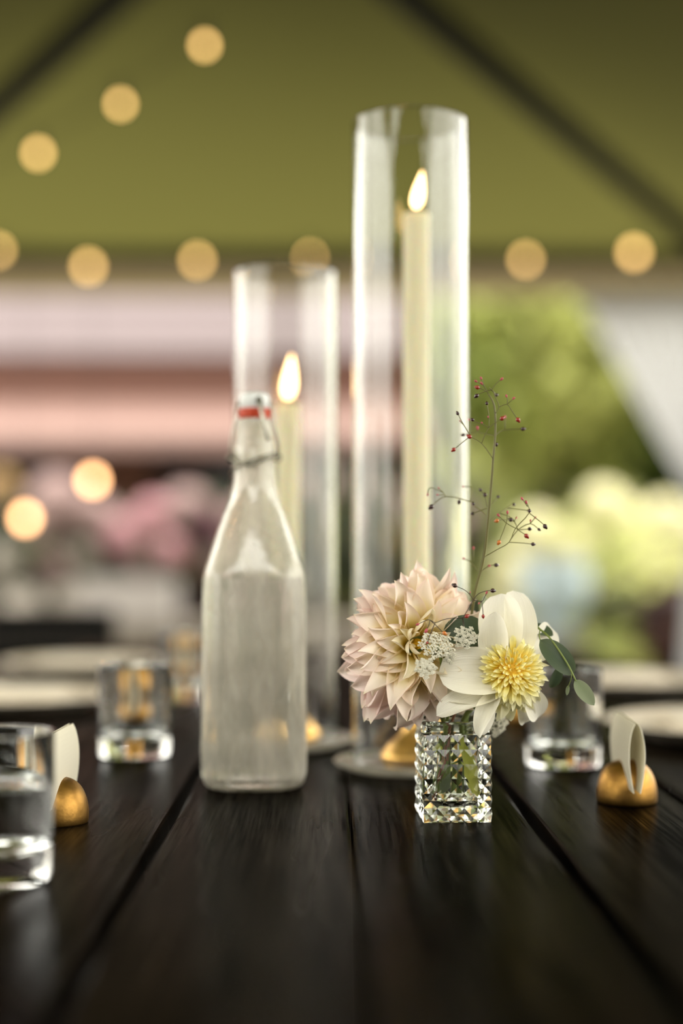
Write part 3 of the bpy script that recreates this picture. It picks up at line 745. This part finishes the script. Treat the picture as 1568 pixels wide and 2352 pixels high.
# ------------------------------------------------------------------ petals
def petal_mesh(name, m, W=.3, p=.7, q=.6, cup=.25, cupt=0.0, c1=0.0, c3=0.0, base=.12, nu=12, nv=6, wave=0.0, fold=0.0, twist=0.0, bend=0.0, tipw=.0012):
    """unit-length petal along +X, inner face +Z"""
    V = []; UV = []; um = p / (p + q); x = z = 0.0; prevu = 0
    for i in range(nu + 1):
        u = i / nu
        ph = c1 * u + c3 * u ** 3; du = u - prevu; x += math.cos(ph) * du; z -= math.sin(ph) * du; prevu = u
        uu = min(max(u, 1e-4), 1)
        wd = W * ((uu / um) ** p * (max(1 - uu, 0) / (1 - um)) ** q)
        wd = max(wd, W * base * (1 - u) ** .5 * (1 if u < .5 else 0), .0012)
        cc = cup + cupt * u * u
        for j in range(nv + 1):
            v = -1 + 2 * j / nv
            ang = v * cc * 1.6
            yy = wd * (math.sin(ang) / (cc * 1.6) if cc > 1e-3 else v); up = wd * ((1 - math.cos(ang)) / (cc * 1.6) if cc > 1e-3 else 0)
            up += wave * math.sin(u * 9 + v * 2) * abs(v) * wd + fold * abs(v) * wd
            if twist:
                tw = twist * u * u; yy, up = yy * math.cos(tw) - up * math.sin(tw), yy * math.sin(tw) + up * math.cos(tw)
            V.append((x + up * math.sin(ph), yy + bend * u * u, z + up * math.cos(ph))); UV.append((u, (v + 1) / 2))
    F = []
    for i in range(nu):
        for j in range(nv):
            k = i * (nv + 1) + j; F.append((k, k + nv + 1, k + nv + 2, k + 1))
    me = bpy.data.meshes.new(name); me.from_pydata(V, [], F); me.materials.append(m)
    ul = me.uv_layers.new(name='UVMap')
    for l in me.loops: ul.data[l.index].uv = UV[l.vertex_index]
    me.polygons.foreach_set('use_smooth', [True] * len(me.polygons)); me.update(); return me

def put(me, name, parent, base, xdir, nrm, L, wk=1.0, zk=1.0, off=None):
    X = xdir.normalized(); Z = (nrm - X * nrm.dot(X)).normalized(); Y = Z.cross(X)
    Mx = Matrix(((X.x * L, Y.x * L * wk, Z.x * L * zk, base.x), (X.y * L, Y.y * L * wk, Z.y * L * zk, base.y), (X.z * L, Y.z * L * wk, Z.z * L * zk, base.z), (0, 0, 0, 1)))
    o = link(bpy.data.objects.new(name, me), parent)
    if off is None: off = Vector(parent.location) if parent is not None else Vector()
    o.matrix_local = Matrix.Translation(-off) @ Mx
    return o

def tube_obj(name, pts, rad, m, parent, k=4, n=8):
    off = Vector(parent.location)
    sp_ = smooth_pts(pts, k)
    if hasattr(rad, '__len__'):
        rr = [rad[0] + (rad[1] - rad[0]) * i / (len(sp_) - 1) for i in range(len(sp_))]
    else: rr = rad
    bm = bmesh.new(); add_tube(bm, [p - off for p in sp_], rr, n); return obj(name, bm, m, parent)

YEL = (0.80, 0.60, 0.13)
M_pet_in = petal_mat('dahlia_inner_petal', [(0, (.80, .62, .04)), (.30, (.93, .80, .22)), (.55, (.92, .85, .55)), (1, (.93, .88, .70))], (.88, .68, .62), .25, .35)
M_pet_mid = petal_mat('dahlia_middle_petal', [(0, (.88, .70, .08)), (.35, (.95, .85, .36)), (.65, (.95, .87, .72)), (.92, (.95, .84, .74)), (1, (.93, .88, .64))], (.86, .62, .60), .25, .35)
M_pet_out = petal_mat('dahlia_outer_petal', [(0, (.86, .74, .40)), (.35, (.94, .84, .68)), (.7, (.94, .81, .74)), (.92, (.95, .85, .76)), (1, (.93, .88, .64))], (.82, .56, .58), .25, .35)
M_white_p = petal_mat('white_petal', [(0, (.88, .84, .55)), (.25, (.92, .89, .74)), (1, (.93, .91, .80))], None, .9, .32)
M_floret = petal_mat('yellow_floret', [(0, (.86, .55, .03)), (.35, (.95, .79, .14)), (.75, (.96, .90, .42)), (1, (.96, .93, .62))], None, .2, .3)
M_florout = petal_mat('pale_yellow_floret', [(0, (.90, .70, .10)), (.4, (.95, .89, .46)), (1, (.96, .94, .70))], None, .2, .3)
M_stemg = mat('green_stem', (.17, .22, .05), .5)
M_leafg = petal_mat('eucalyptus_leaf', [(0, (.06, .085, .035)), (.5, (.050, .078, .042)), (1, (.055, .075, .035))], (.10, .13, .07), .3, .15, .4)
M_leafp = petal_mat('pale_leaf', [(0, (.20, .25, .13)), (1, (.24, .28, .17))], (.30, .33, .22), .3, .25, .5)
M_limeleaf = petal_mat('submerged_lime_leaf', [(0, (.62, .66, .10)), (1, (.80, .78, .18))], None, .2, .3)
M_stemb = mat('reddish_brown_stem', (.20, .075, .035), .4)
M_stemt = mat('thin_olive_stem', (.13, .12, .035), .5)
M_stemd = mat('thin_dark_stem', (.045, .028, .018), .5)
M_ber = [mat('dark_berry', (.035, .010, .010), .15, coat=.5), mat('red_berry', (.28, .022, .012), .15, coat=.5), mat('orange_berry', (.50, .15, .02), .15, coat=.5), mat('pink_bud', (.42, .07, .09), .4)]

# ---- pink-cream dahlia
rd = random.Random(11)
DC = P(948, 1480, 1.112)
N = Vector((.40, -.91, .10)).normalized()
dah = thing('dahlia', 'large blush pink and cream dahlia on the left of the bud vase', 'flower', DC)
U = N.cross(Vector((0, 0, 1))).normalized(); Vv = U.cross(N).normalized()
rings_m = [
    [petal_mesh('petal_inner', M_pet_in, .25, .8, .75, .75, .5, .2, a_, nu=12, twist=b_, bend=c_) for a_, b_, c_ in ((-.9, .5, .08), (.9, -.5, -.08), (.3, .9, 0))],
    [petal_mesh('petal_middle', M_pet_mid, .225, .85, .85, .50, .75, .1, a_, nu=14, nv=8, twist=b_, bend=c_, wave=.08) for a_, b_, c_ in ((.4, .6, .08), (1.4, -.7, -.06), (-.7, .9, .1), (1.9, .2, -.1), (1.0, -1.1, 0))],
    [petal_mesh('petal_outer', M_pet_out, .205, .85, .85, .42, .75, -.05, a_, nu=14, nv=8, twist=b_, bend=c_, wave=.08) for a_, b_, c_ in ((.4, .6, .06), (1.5, -.5, -.06), (-.6, .8, .08), (2.0, .3, -.08), (1.1, -.9, 0))]]
n = 138
for i in range(n):
    t_ = (i + .5) / n
    th = R(16) + R(104) * t_ ** .80
    a = i * 2.39996 + rd.uniform(-.12, .12)
    rad = U * math.cos(a) + Vv * math.sin(a)
    th2 = th + rd.uniform(-.10, .10)
    d = N * math.cos(th2) + rad * math.sin(th2)
    nr = N * math.sin(th2) - rad * math.cos(th2)
    nr = (nr + U * rd.uniform(-.38, .38) + Vv * rd.uniform(-.38, .38)).normalized()
    L = (.021 + .0300 * min(1, (t_ / .42)) ** .7 + .006 * t_) * rd.uniform(.90, 1.10)
    L *= .94 - .04 * max(0, rad.z) + .12 * max(0, -rad.z) - .14 * max(0, -rad.x) + (.30 * max(0, rad.x) * max(0, rad.z) if t_ > .3 else 0)
    base = DC + rad * (.0025 + .010 * math.sin(min(th, PI / 2))) + N * (.006 * math.cos(th) - .012 * max(0, t_ - .5))
    g = 0 if t_ < .16 else (1 if t_ < .60 else 2)
    put(rd.choice(rings_m[g]), 'petal', dah, base, d, nr, L, rd.uniform(.95, 1.30))
bm = bmesh.new(); add_blob(bm, (0, 0, 0), .0115, 2); c = obj('receptacle', bm, M_stemg, dah); c.location = -N * .004
bm = bmesh.new()
for k in range(26):
    a = k * 2.4; r_ = .0048 * math.sqrt(k / 26); add_tube(bm, [N * .004 + (U * math.cos(a) + Vv * math.sin(a)) * r_, N * .013 + (U * math.cos(a) + Vv * math.sin(a)) * r_ * .7], [.0011, .0004], 5)
obj('eye', bm, M_floret, dah)
def vin(x, y, z): return Vector((VC.x + x, VC.y + y, TZ + z))
tube_obj('stem', [DC - N * .008, DC - N * .03 + Vector((.012, 0, -.02)), vin(-.008, .004, .078), vin(-.006, .000, .05), vin(-.012, -.004, .0165)], .0023, M_stemg, dah)

# ---- white anemone dahlia with yellow pompon
WC = P(1172, 1540, 1.090)
wd_ = thing('dahlia', 'white dahlia with big yellow pompon centre on the right of the vase', 'flower', WC)
N2 = Vector((.02, -.985, .10)).normalized(); U2 = N2.cross(Vector((0, 0, 1))).normalized(); V2 = U2.cross(N2).normalized()
fm = [petal_mesh('floret_a', M_floret, .15, .9, .30, .95, -.1, .25, .1, base=.3, nu=7, nv=5), petal_mesh('floret_b', M_floret, .13, .9, .5, .8, .1, .1, .6, base=.3, nu=8, nv=5, twist=.5), petal_mesh('floret_b', M_floret, .13, .9, .5, .8, .1, .1, -.4, base=.3, nu=8, nv=5, bend=.1),
      petal_mesh('floret_c', M_florout, .12, 1.0, .8, .6, .2, .1, 1.0, base=.25, nu=9, nv=4, twist=.8), petal_mesh('floret_c', M_florout, .13, 1.0, .9, .5, .4, .1, .2, base=.25, nu=9, nv=4, bend=-.12), petal_mesh('floret_c', M_florout, .12, 1.0, .9, .5, .4, .0, 1.6, base=.25, nu=9, nv=4, bend=.12)]
bm = bmesh.new(); add_blob(bm, (0, 0, 0), .0135, 2); c = obj('core', bm, mat('amber_core', (.72, .42, .03), .7), wd_)
n = 299
for i in range(n):
    t_ = (i + .5) / n
    th = R(4) + R(112) * t_ ** .60
    a = i * 2.39996 + rd.uniform(-.16, .16)
    rad = U2 * math.cos(a) + V2 * math.sin(a); th2 = th + rd.uniform(-.13, .13)
    d = N2 * math.cos(th2) + rad * math.sin(th2); nr = N2 * math.sin(th2) - rad * math.cos(th2)
    nr = (nr + U2 * rd.uniform(-.3, .3) + V2 * rd.uniform(-.3, .3)).normalized()
    base = WC + (N2 * math.cos(th) + rad * math.sin(th)) * .0110
    L = (.0085 + .0120 * t_ ** .8) * rd.uniform(.78, 1.16)
    L *= 1 + .75 * max(0, -rad.z) * t_ ** 2
    g = fm[0] if t_ < .10 else (rd.choice(fm[1:3]) if t_ < .50 else rd.choice(fm[3:]))
    put(g, 'floret', wd_, base, d, nr, L, rd.uniform(.9, 1.2) * (1.25 if t_ < .5 else 1.15))
def petal_px(parent, me, b, t2, wpx, Yb, Yt, nrm=Vector((0, -1, 0)), name='petal', ratio=None):
    B = P(b[0], b[1], Yb); T = P(t2[0], t2[1], Yt); L = (T - B).length
    wk = (wpx / 2 * Yb / FPX) / (ratio * L)
    return put(me, name, parent, B, T - B, nrm, L * 1.0, wk)
wide = petal_mesh('white_wide', M_white_p, .42, .75, .55, .45, -.15, .15, .35, nu=18, nv=12, base=.3, wave=.04)
wide2 = petal_mesh('white_curl', M_white_p, .34, .70, .60, .55, .25, -.2, .5, nu=18, nv=12, base=.35, wave=.04, twist=.25)
back = petal_mesh('white_back', M_white_p, .40, .65, .50, -.35, 0, .1, .3, nu=14, nv=8, base=.35)
petal_px(wd_, wide, (1182, 1540), (1192, 1352), 92, 1.098, 1.100, Vector((.3, -.95, -.1)), ratio=.42)
petal_px(wd_, wide, (1160, 1540), (1146, 1362), 110, 1.096, 1.092, Vector((-.25, -.95, -.1)), ratio=.42)
petal_px(wd_, wide2, (1140, 1540), (1136, 1405), 84, 1.092, 1.084, Vector((-.4, -.9, -.1)), ratio=.34)
petal_px(wd_, wide, (1185, 1555), (1014, 1538), 122, 1.094, 1.076, Vector((-.2, -.9, .35)), ratio=.42)
petal_px(wd_, wide, (1165, 1590), (1002, 1626), 70, 1.092, 1.075, Vector((-.05, -.75, .65)), ratio=.42)
petal_px(wd_, wide2, (1150, 1590), (1006, 1602), 70, 1.098, 1.092, Vector((0, -.9, .3)), ratio=.34)
petal_px(wd_, wide2, (1145, 1580), (1100, 1694), 60, 1.090, 1.070, Vector((-.45, -.85, .2)), ratio=.34)
petal_px(wd_, back, (1135, 1612), (1110, 1690), 34, 1.088, 1.078, Vector((.6, -.75, .2)), ratio=.40)
petal_px(wd_, wide, (1195, 1570), (1248, 1655), 66, 1.098, 1.112, Vector((.1, -.95, .3)), ratio=.42)
petal_px(wd_, wide, (1185, 1580), (1216, 1670), 50, 1.100, 1.116, Vector((.1, -.95, .3)), ratio=.42)
petal_px(wd_, wide, (1200, 1525), (1280, 1436), 76, 1.100, 1.118, Vector((.3, -.95, .1)), ratio=.42)
tube_obj('stem', [WC - N2 * .006, WC - N2 * .022 + Vector((-.006, 0, -.012)), vin(.012, .006, .080), vin(.006, .002, .055), vin(.004, .006, .0165)], .0022, M_stemg, wd_)

# ---- queen anne's lace umbels
M_lace = mat('white_lace_floret', (.80, .78, .66), .7, transl=.15)
M_lacestem = mat('pale_green_ray', (.12, .15, .05), .6)
def umbel(label, cx, cy, Y, rpx, tilt=Vector((0, -1, .25)), nu_=19, seed=1, sx=1.0, sy=1.0):
    rnd = random.Random(seed); c0 = P(cx, cy, Y)
    t = thing('lace_umbel', label, 'flower', c0, group='white lace flower umbels')
    A = tilt.normalized(); U = A.cross(Vector((0, 0, 1))).normalized(); W_ = U.cross(A).normalized(); Rr = rpx * Y / FPX
    hub = -A * Rr * 1.1
    bs = bmesh.new(); V = []; F = []
    add_tube(bs, [hub - A * .006, hub], .0008, 6)
    for i in range(nu_):
        q = math.sqrt((i + .5) / nu_); a = i * 2.39996
        c = U * math.cos(a) * q * Rr * .80 * sx + W_ * math.sin(a) * q * Rr * .80 * sy + A * (-.25 * q * q * Rr)
        add_tube(bs, [hub, hub * .5 + c * .6, c - A * .0012], .00025, 4)
        rr = Rr * .15
        for k in range(6):
            b = k * 2.39996; qq = math.sqrt((k + .3) / 6)
            f = c + (U * math.cos(b) + W_ * math.sin(b)) * qq * rr * 1.15 + A * (.0006 - .0008 * qq + rnd.uniform(0, .0006))
            add_tube(bs, [c - A * .0012, f - A * .0002], .00014, 3)
            fs = .00072 * rnd.uniform(.8, 1.2); ph = rnd.random() * 6
            nn = (A + (f - c) * 350).normalized(); uu = nn.orthogonal().normalized(); vv = nn.cross(uu)
            for m_ in range(5):
                g = ph + m_ * 2 * PI / 5; d = uu * math.cos(g) + vv * math.sin(g); e = nn.cross(d)
                k0 = len(V)
                V += [f - nn * .0001, f + d * fs * .9 + e * fs * .62 + nn * .0002, f + d * fs * 1.55 + nn * .0001, f + d * fs * .9 - e * fs * .62 + nn * .0002, f + d * fs * .8 + nn * .0006]
                F += [(k0, k0 + 1, k0 + 4), (k0 + 1, k0 + 2, k0 + 4), (k0 + 2, k0 + 3, k0 + 4), (k0 + 3, k0, k0 + 4)]
    tag(obj('florets', (V, F), M_lace, t, False), kind='stuff')
    obj('rays', bs, M_lacestem, t)
    return t
umbel('largest white lace umbel tucked between the two dahlias', 1002, 1478, 1.066, 44, Vector((.1, -.8, .55)), 26, 1, 1.1, .95)
umbel('white lace umbel against the dark leaf, upper right of the others', 1070, 1462, 1.080, 33, Vector((.1, -.95, .2)), 19, 2)
umbel('white lace umbel hanging lowest over the pink petals', 976, 1533, 1.062, 29, Vector((-.1, -.95, .3)), 18, 3)
umbel('small white lace tuft beside the left white petal', 1030, 1510, 1.078, 20, Vector((.2, -.95, .1)), 10, 4)
umbel('lace umbel drooping behind the vase rim at right', 1148, 1668, 1.140, 36, Vector((.5, -.6, -.3)), 18, 5)
# lace main stalk as a part of the largest umbel
tube_obj('stem', [P(1006, 1484, 1.083), P(1020, 1560, 1.10), vin(-.004, -.006, .080), vin(-.014, -.010, .045), vin(-.017, -.012, .0165)], .0013, M_stemg, bpy.data.objects['lace_umbel'])

# ---- eucalyptus sprig
eu = thing('eucalyptus_sprig', 'dark green eucalyptus sprig arching right of the white dahlia', 'foliage', P(1215, 1440, 1.115))
lf = petal_mesh('euc_leaf', M_leafg, .30, .62, .60, .10, .05, .1, .35, nu=14, nv=8, base=.05, fold=.12)
lfp = petal_mesh('euc_leaf_pale', M_leafp, .27, .62, .75, .08, .05, .1, .2, nu=14, nv=8, base=.05, fold=.10)
tube_obj('stem', [vin(.010, .012, .05), vin(.016, .012, .085), P(1170, 1520, 1.13), P(1212, 1433, 1.115), P(1240, 1446, 1.105), P(1266, 1470, 1.095), P(1300, 1520, 1.088), P(1318, 1555, 1.085), P(1322, 1564, 1.085)], [.0011, .0006], M_stemg, eu)
tube_obj('twig', [P(1312, 1540, 1.088), P(1311, 1560, 1.088), P(1303, 1580, 1.09)], .0003, M_stemg, eu)
tube_obj('twig', [P(1240, 1446, 1.105), P(1238, 1462, 1.10), P(1244, 1478, 1.095)], .0005, M_stemg, eu)
petal_px(eu, lf, (1240, 1470), (1320, 1546), 56, 1.096, 1.084, Vector((.1, -.95, .25)), 'leaf', .30)
petal_px(eu, lf, (1208, 1442), (1272, 1452), 44, 1.118, 1.112, Vector((.1, -.6, .8)), 'leaf', .30)
petal_px(eu, lf, (1284, 1530), (1268, 1584), 34, 1.10, 1.104, Vector((.5, -.8, .2)), 'leaf', .30)
petal_px(eu, lfp, (1320, 1562), (1365, 1620), 34, 1.086, 1.080, Vector((-.2, -.95, .25)), 'leaf', .27)
petal_px(eu, lfp, (1305, 1574), (1301, 1598), 9, 1.09, 1.09, Vector((-.2, -.95, .25)), 'leaf', .27)
petal_px(eu, lf, (1120, 1450), (1020, 1450), 76, 1.105, 1.095, Vector((0, -.95, .3)), 'leaf', .30)
petal_px(eu, lf, (1100, 1500), (1030, 1475), 60, 1.108, 1.10, Vector((0, -.95, .3)), 'leaf', .30)
petal_px(eu, lfp, (1108, 1450), (1118, 1365), 32, 1.13, 1.14, Vector((.4, -.9, 0)), 'leaf', .27)
petal_px(eu, lf, (1090, 1440), (1088, 1370), 26, 1.135, 1.14, Vector((-.4, -.9, 0)), 'leaf', .30)
# cream back petal-bud peeking under the lace
tube_obj('submerged_stem', [vin(.010, .012, .05), vin(-.010, -.012, .040), vin(-.012, -.010, .028)], .0010, M_stemg, eu)
petal_mesh_l = petal_mesh('vase_leaf', M_limeleaf, .16, .5, .5, .2, 0, .1, .1, nu=12, nv=6, base=.4)
B = vin(.004, -.016, .064); T = vin(.0185, -.018, .0165)
put(petal_mesh_l, 'lime_leaf', eu, B, T - B, Vector((.1, -1, 0)), (T - B).length, .62)
put(petal_mesh('small_leaf', M_leafp, .16, .5, .8, .2, 0, .1, .1, base=.3), 'small_leaf', eu, vin(-.004, -.012, .036), Vector((-.4, 0, -1)), Vector((0, -1, 0)), .015, 1.5)
put(petal_mesh_l, 'small_leaf', eu, vin(-.010, -.014, .058), Vector((-1, 0, -.5)), Vector((0, -1, 0)), .012, 1.5)

# ---- berry stalks
def A_(x, y, Y): return P(1010 + x * .1658, 860 + y * .1658, Y)
def B_(x, y, Y): return P(970 + x * .1913, 1100 + y * .1913, Y)
def C_(x, y, Y): return P(930 + x * .1467, 1320 + y * .1467, Y)
berry_me = {}
def berry(parent, p, rpx, kind, Y, axis=Vector((0, 0, 1))):
    if kind not in berry_me:
        bm = bmesh.new(); bmesh.ops.create_uvsphere(bm, u_segments=14, v_segments=9, radius=1)
        for v in bm.verts:
            if v.co.z > .8: v.co.z *= 1.12
            if v.co.z < -.9 and kind != 3: v.co.z *= 1.5
            if kind == 3: v.co.x *= .72; v.co.y *= .72; v.co.z *= 1.15
        me = bpy.data.meshes.new('berry'); bm.to_mesh(me); bm.free(); me.materials.append(M_ber[kind]); me.polygons.foreach_set('use_smooth', [True] * len(me.polygons)); berry_me[kind] = me
    o = link(bpy.data.objects.new('bud' if kind == 3 else 'berry', berry_me[kind]), parent)
    o.location = p - Vector(parent.location); s = rpx * Y / FPX; o.scale = (s, s, s)
    o.rotation_euler = axis.to_track_quat('Z', 'Y').to_euler()
def branch(parent, fn, Y, pts, r, m, k=3):
    """pts: list of (x,y[,dY])"""
    q = [fn(p[0], p[1], Y + (p[2] if len(p) > 2 else 0)) for p in pts]
    tube_obj('stem', q, r, m, parent, k, 6); return q
def sprig(parent, fn, Y, spec, m, r=.00036, sc=.1658):
    for pts, end in spec:
        q = branch(parent, fn, Y, pts, r, m)
        if end:
            kind, rp_ = end; d = (q[-2] - q[-1]).normalized(); YY = Y + (pts[-1][2] if len(pts[-1]) > 2 else 0)
            berry(parent, q[-1], rp_, kind, YY, d)
bs_ = thing('berry_stalk', 'tall thin stalk of tiny dark red berries rising from the vase', 'stalk', P(1090, 1365, 1.118))
YB = 1.098
tube_obj('stem', [vin(-.006, .004, .0165), vin(-.002, .004, .06), P(1074, 1470, 1.12), P(1090, 1365, 1.118), B_(735, 950, 1.112), B_(785, 520, 1.106), B_(830, 0, 1.102), A_(735, 1170, 1.100), A_(765, 850, 1.100), A_(765, 540, 1.100), A_(735, 380, 1.101), A_(670, 270, 1.103)], [.0013, .0006], M_stemt, bs_, 5)
tube_obj('stem', [vin(-.017, -.014, .016), vin(-.013, -.016, .030), vin(-.008, -.014, .045), vin(-.006, -.012, .062), P(1050, 1620, 1.115), P(1060, 1560, 1.125)], .0011, M_stemb, bs_, 5)
sprig(bs_, A_, YB, [
    ([(765, 540), (820, 450), (760, 300), (715, 215), (540, 268), (508, 296)], (0, 5.0)), ([(715, 215), (775, 130), (855, 63)], (3, 4)),
    ([(820, 450), (930, 415), (1000, 510), (1080, 628)], (1, 5.2)), ([(930, 415), (935, 350), (920, 298)], (3, 3.4)), ([(930, 415), (1022, 330)], (3, 3.6)),
    ([(670, 270), (600, 130), (570, 52)], (3, 3.6)), ([(650, 240), (560, 190), (518, 180)], (1, 5)), ([(640, 200), (575, 122)], (3, 3.6)), ([(620, 160), (497, 93)], (3, 3.4)), ([(690, 180), (715, 215), (785, 285, .02)], (0, 4.4)),
    ([(735, 1170), (575, 955), (408, 862)], (1, 5.2)), ([(408, 835), (330, 700), (245, 540)], (0, 4)), ([(330, 700), (280, 645, .015)], (3, 3)), ([(400, 870), (190, 1042)], (1, 5)),
    ([(575, 955), (678, 740), (860, 610)], (1, 5.2)), ([(678, 740), (680, 590), (650, 402)], (0, 3.8)), ([(678, 740), (600, 695), (520, 670), (450, 628)], (0, 4)), ([(600, 695), (580, 670)], (3, 2.4)), ([(678, 620), (668, 590)], (3, 2.4)),
    ([(765, 850, .02), (640, 825, .03), (530, 795, .035), (520, 740, .035)], (3, 4.4)), ([(530, 795, .035), (420, 820, .035), (322, 838, .035)], (0, 4)), ([(400, 830, .02), (400, 720, .025), (398, 628, .03)], (3, 3)),
    ([(765, 850, .02), (870, 775, .03), (1150, 755, .03)], (0, 4.8)), ([(900, 760, .03), (902, 590, .035)], (3, 4)), ([(765, 850), (760, 900, .01), (778, 968, .012)], (0, 4.4))], M_stemt)
sprig(bs_, B_, YB + .004, [
    ([(765, 430, .01), (620, 320, .02), (560, 270, .022), (280, 210, .03), (130, 310, .03), (104, 335, .03)], (0, 6)), ([(280, 210, .03), (235, 150, .03), (195, 110, .03)], (3, 2.6)), ([(270, 195, .03), (180, 190, .03)], (3, 2.6)), ([(235, 160, .03), (130, 110, .032), (75, 118, .034), (62, 190, .034)], (3, 2.8)),
    ([(450, 240, .028), (440, 278, .028)], (0, 4.4)), ([(620, 320, .02), (610, 300, .02)], (0, 3.6)), ([(560, 270, .025), (595, 110, .035), (490, 92, .04)], (3, 2.8)), ([(780, 330, .03), (752, 192, .03)], (0, 4.4)), ([(752, 192, .03), (698, 130, .034)], (0, 3.8)), ([(800, 335, .02), (908, 215, .035)], (0, 3.8)), ([(780, 350, .02), (598, 416, .03)], (0, 4)),
    ([(785, 525, .01), (900, 430, .02), (1015, 350, .03), (1096, 308, .035)], (0, 3.8)), ([(1015, 350, .03), (1280, 388, .03)], (0, 3.8)), ([(930, 410, .02), (1060, 460, .02), (1110, 520, .02), (1150, 610, .01)], None), ([(1060, 492, .02), (920, 492, .012), (893, 502, .012)], (2, 4.8)), ([(1105, 515, .02), (1128, 468, .02)], (3, 2.6)), ([(1105, 515, .02), (1060, 492, .02)], (0, 4.6)),
    ([(725, 950, .006), (900, 850, .003), (1040, 762), (1120, 592), (1280, 410), (1245, 280)], (3, 3.8)), ([(1260, 335), (1195, 238)], (3, 4)), ([(1280, 410), (1283, 388)], (0, 3.6)), ([(1280, 410), (1355, 468), (1450, 545), (1470, 570)], (0, 5.4)),
    ([(1040, 762), (1200, 770), (1325, 783)], (0, 4.4)), ([(1120, 592), (1225, 662), (1247, 684)], (1, 5.4)), ([(1120, 592), (1010, 530), (910, 435)], (3, 3.8)), ([(1010, 530), (1018, 480), (1020, 400)], (3, 3.8)), ([(1010, 530), (930, 735), (918, 762)], (2, 5)),
    ([(1040, 762, .01), (1150, 610, .012), (1295, 537, .01), (1398, 606, .01)], (0, 3.6)), ([(1295, 537, .01), (1297, 500, .01)], (3, 2.8)), ([(1295, 537, .01), (1353, 465, .01)], (3, 2.8)), ([(1150, 610, .01), (1286, 600, .015)], (0, 4.6)),
    ([(660, 1110, .02), (590, 1010, .03), (495, 957, .035)], (3, 3.2)), ([(610, 980, .03), (612, 830, .035)], (3, 3.6)), ([(690, 1130, .01), (800, 1045, .02), (885, 1035, .022)], (0, 4.8)), ([(790, 1050, .02), (800, 1045, .02)], (3, 3.6))], M_stemt)
b2 = thing('berry_sprig', 'short dark sprig with red berries in front of the pink dahlia', 'stalk', C_(910, 770, 1.064), group=None)
tube_obj('stem', [vin(.0, .0, .060), vin(.002, .010, .085), C_(930, 1000, 1.115), C_(925, 850, 1.10), C_(915, 770, 1.070), C_(900, 680, 1.062)], .0005, M_stemd, b2)
sprig(b2, C_, 1.060, [
    ([(900, 680), (1000, 520), (1070, 390), (1160, 290), (1320, 245), (1370, 250)], (0, 5.4)), ([(1070, 390), (1015, 310), (930, 240), (778, 170)], (0, 5.4)), ([(1015, 310), (1018, 275)], (3, 1.8)),
    ([(1070, 400), (1200, 415), (1240, 360), (1275, 280)], (3, 3.4)), ([(1200, 415), (1158, 448)], (3, 2.6)), ([(1200, 415), (1215, 540), (1222, 650)], (1, 4)), ([(910, 680), (965, 652)], (1, 5)),
    ([(900, 685), (740, 680), (600, 705), (475, 750), (390, 710), (330, 715), (195, 778)], (3, 4)), ([(390, 712), (375, 780), (330, 878)], (3, 5)), ([(400, 720), (480, 790), (580, 890), (615, 918)], (2, 5)), ([(475, 750), (440, 820), (345, 1065, .004)], (1, 3))], M_stemd, .0003)
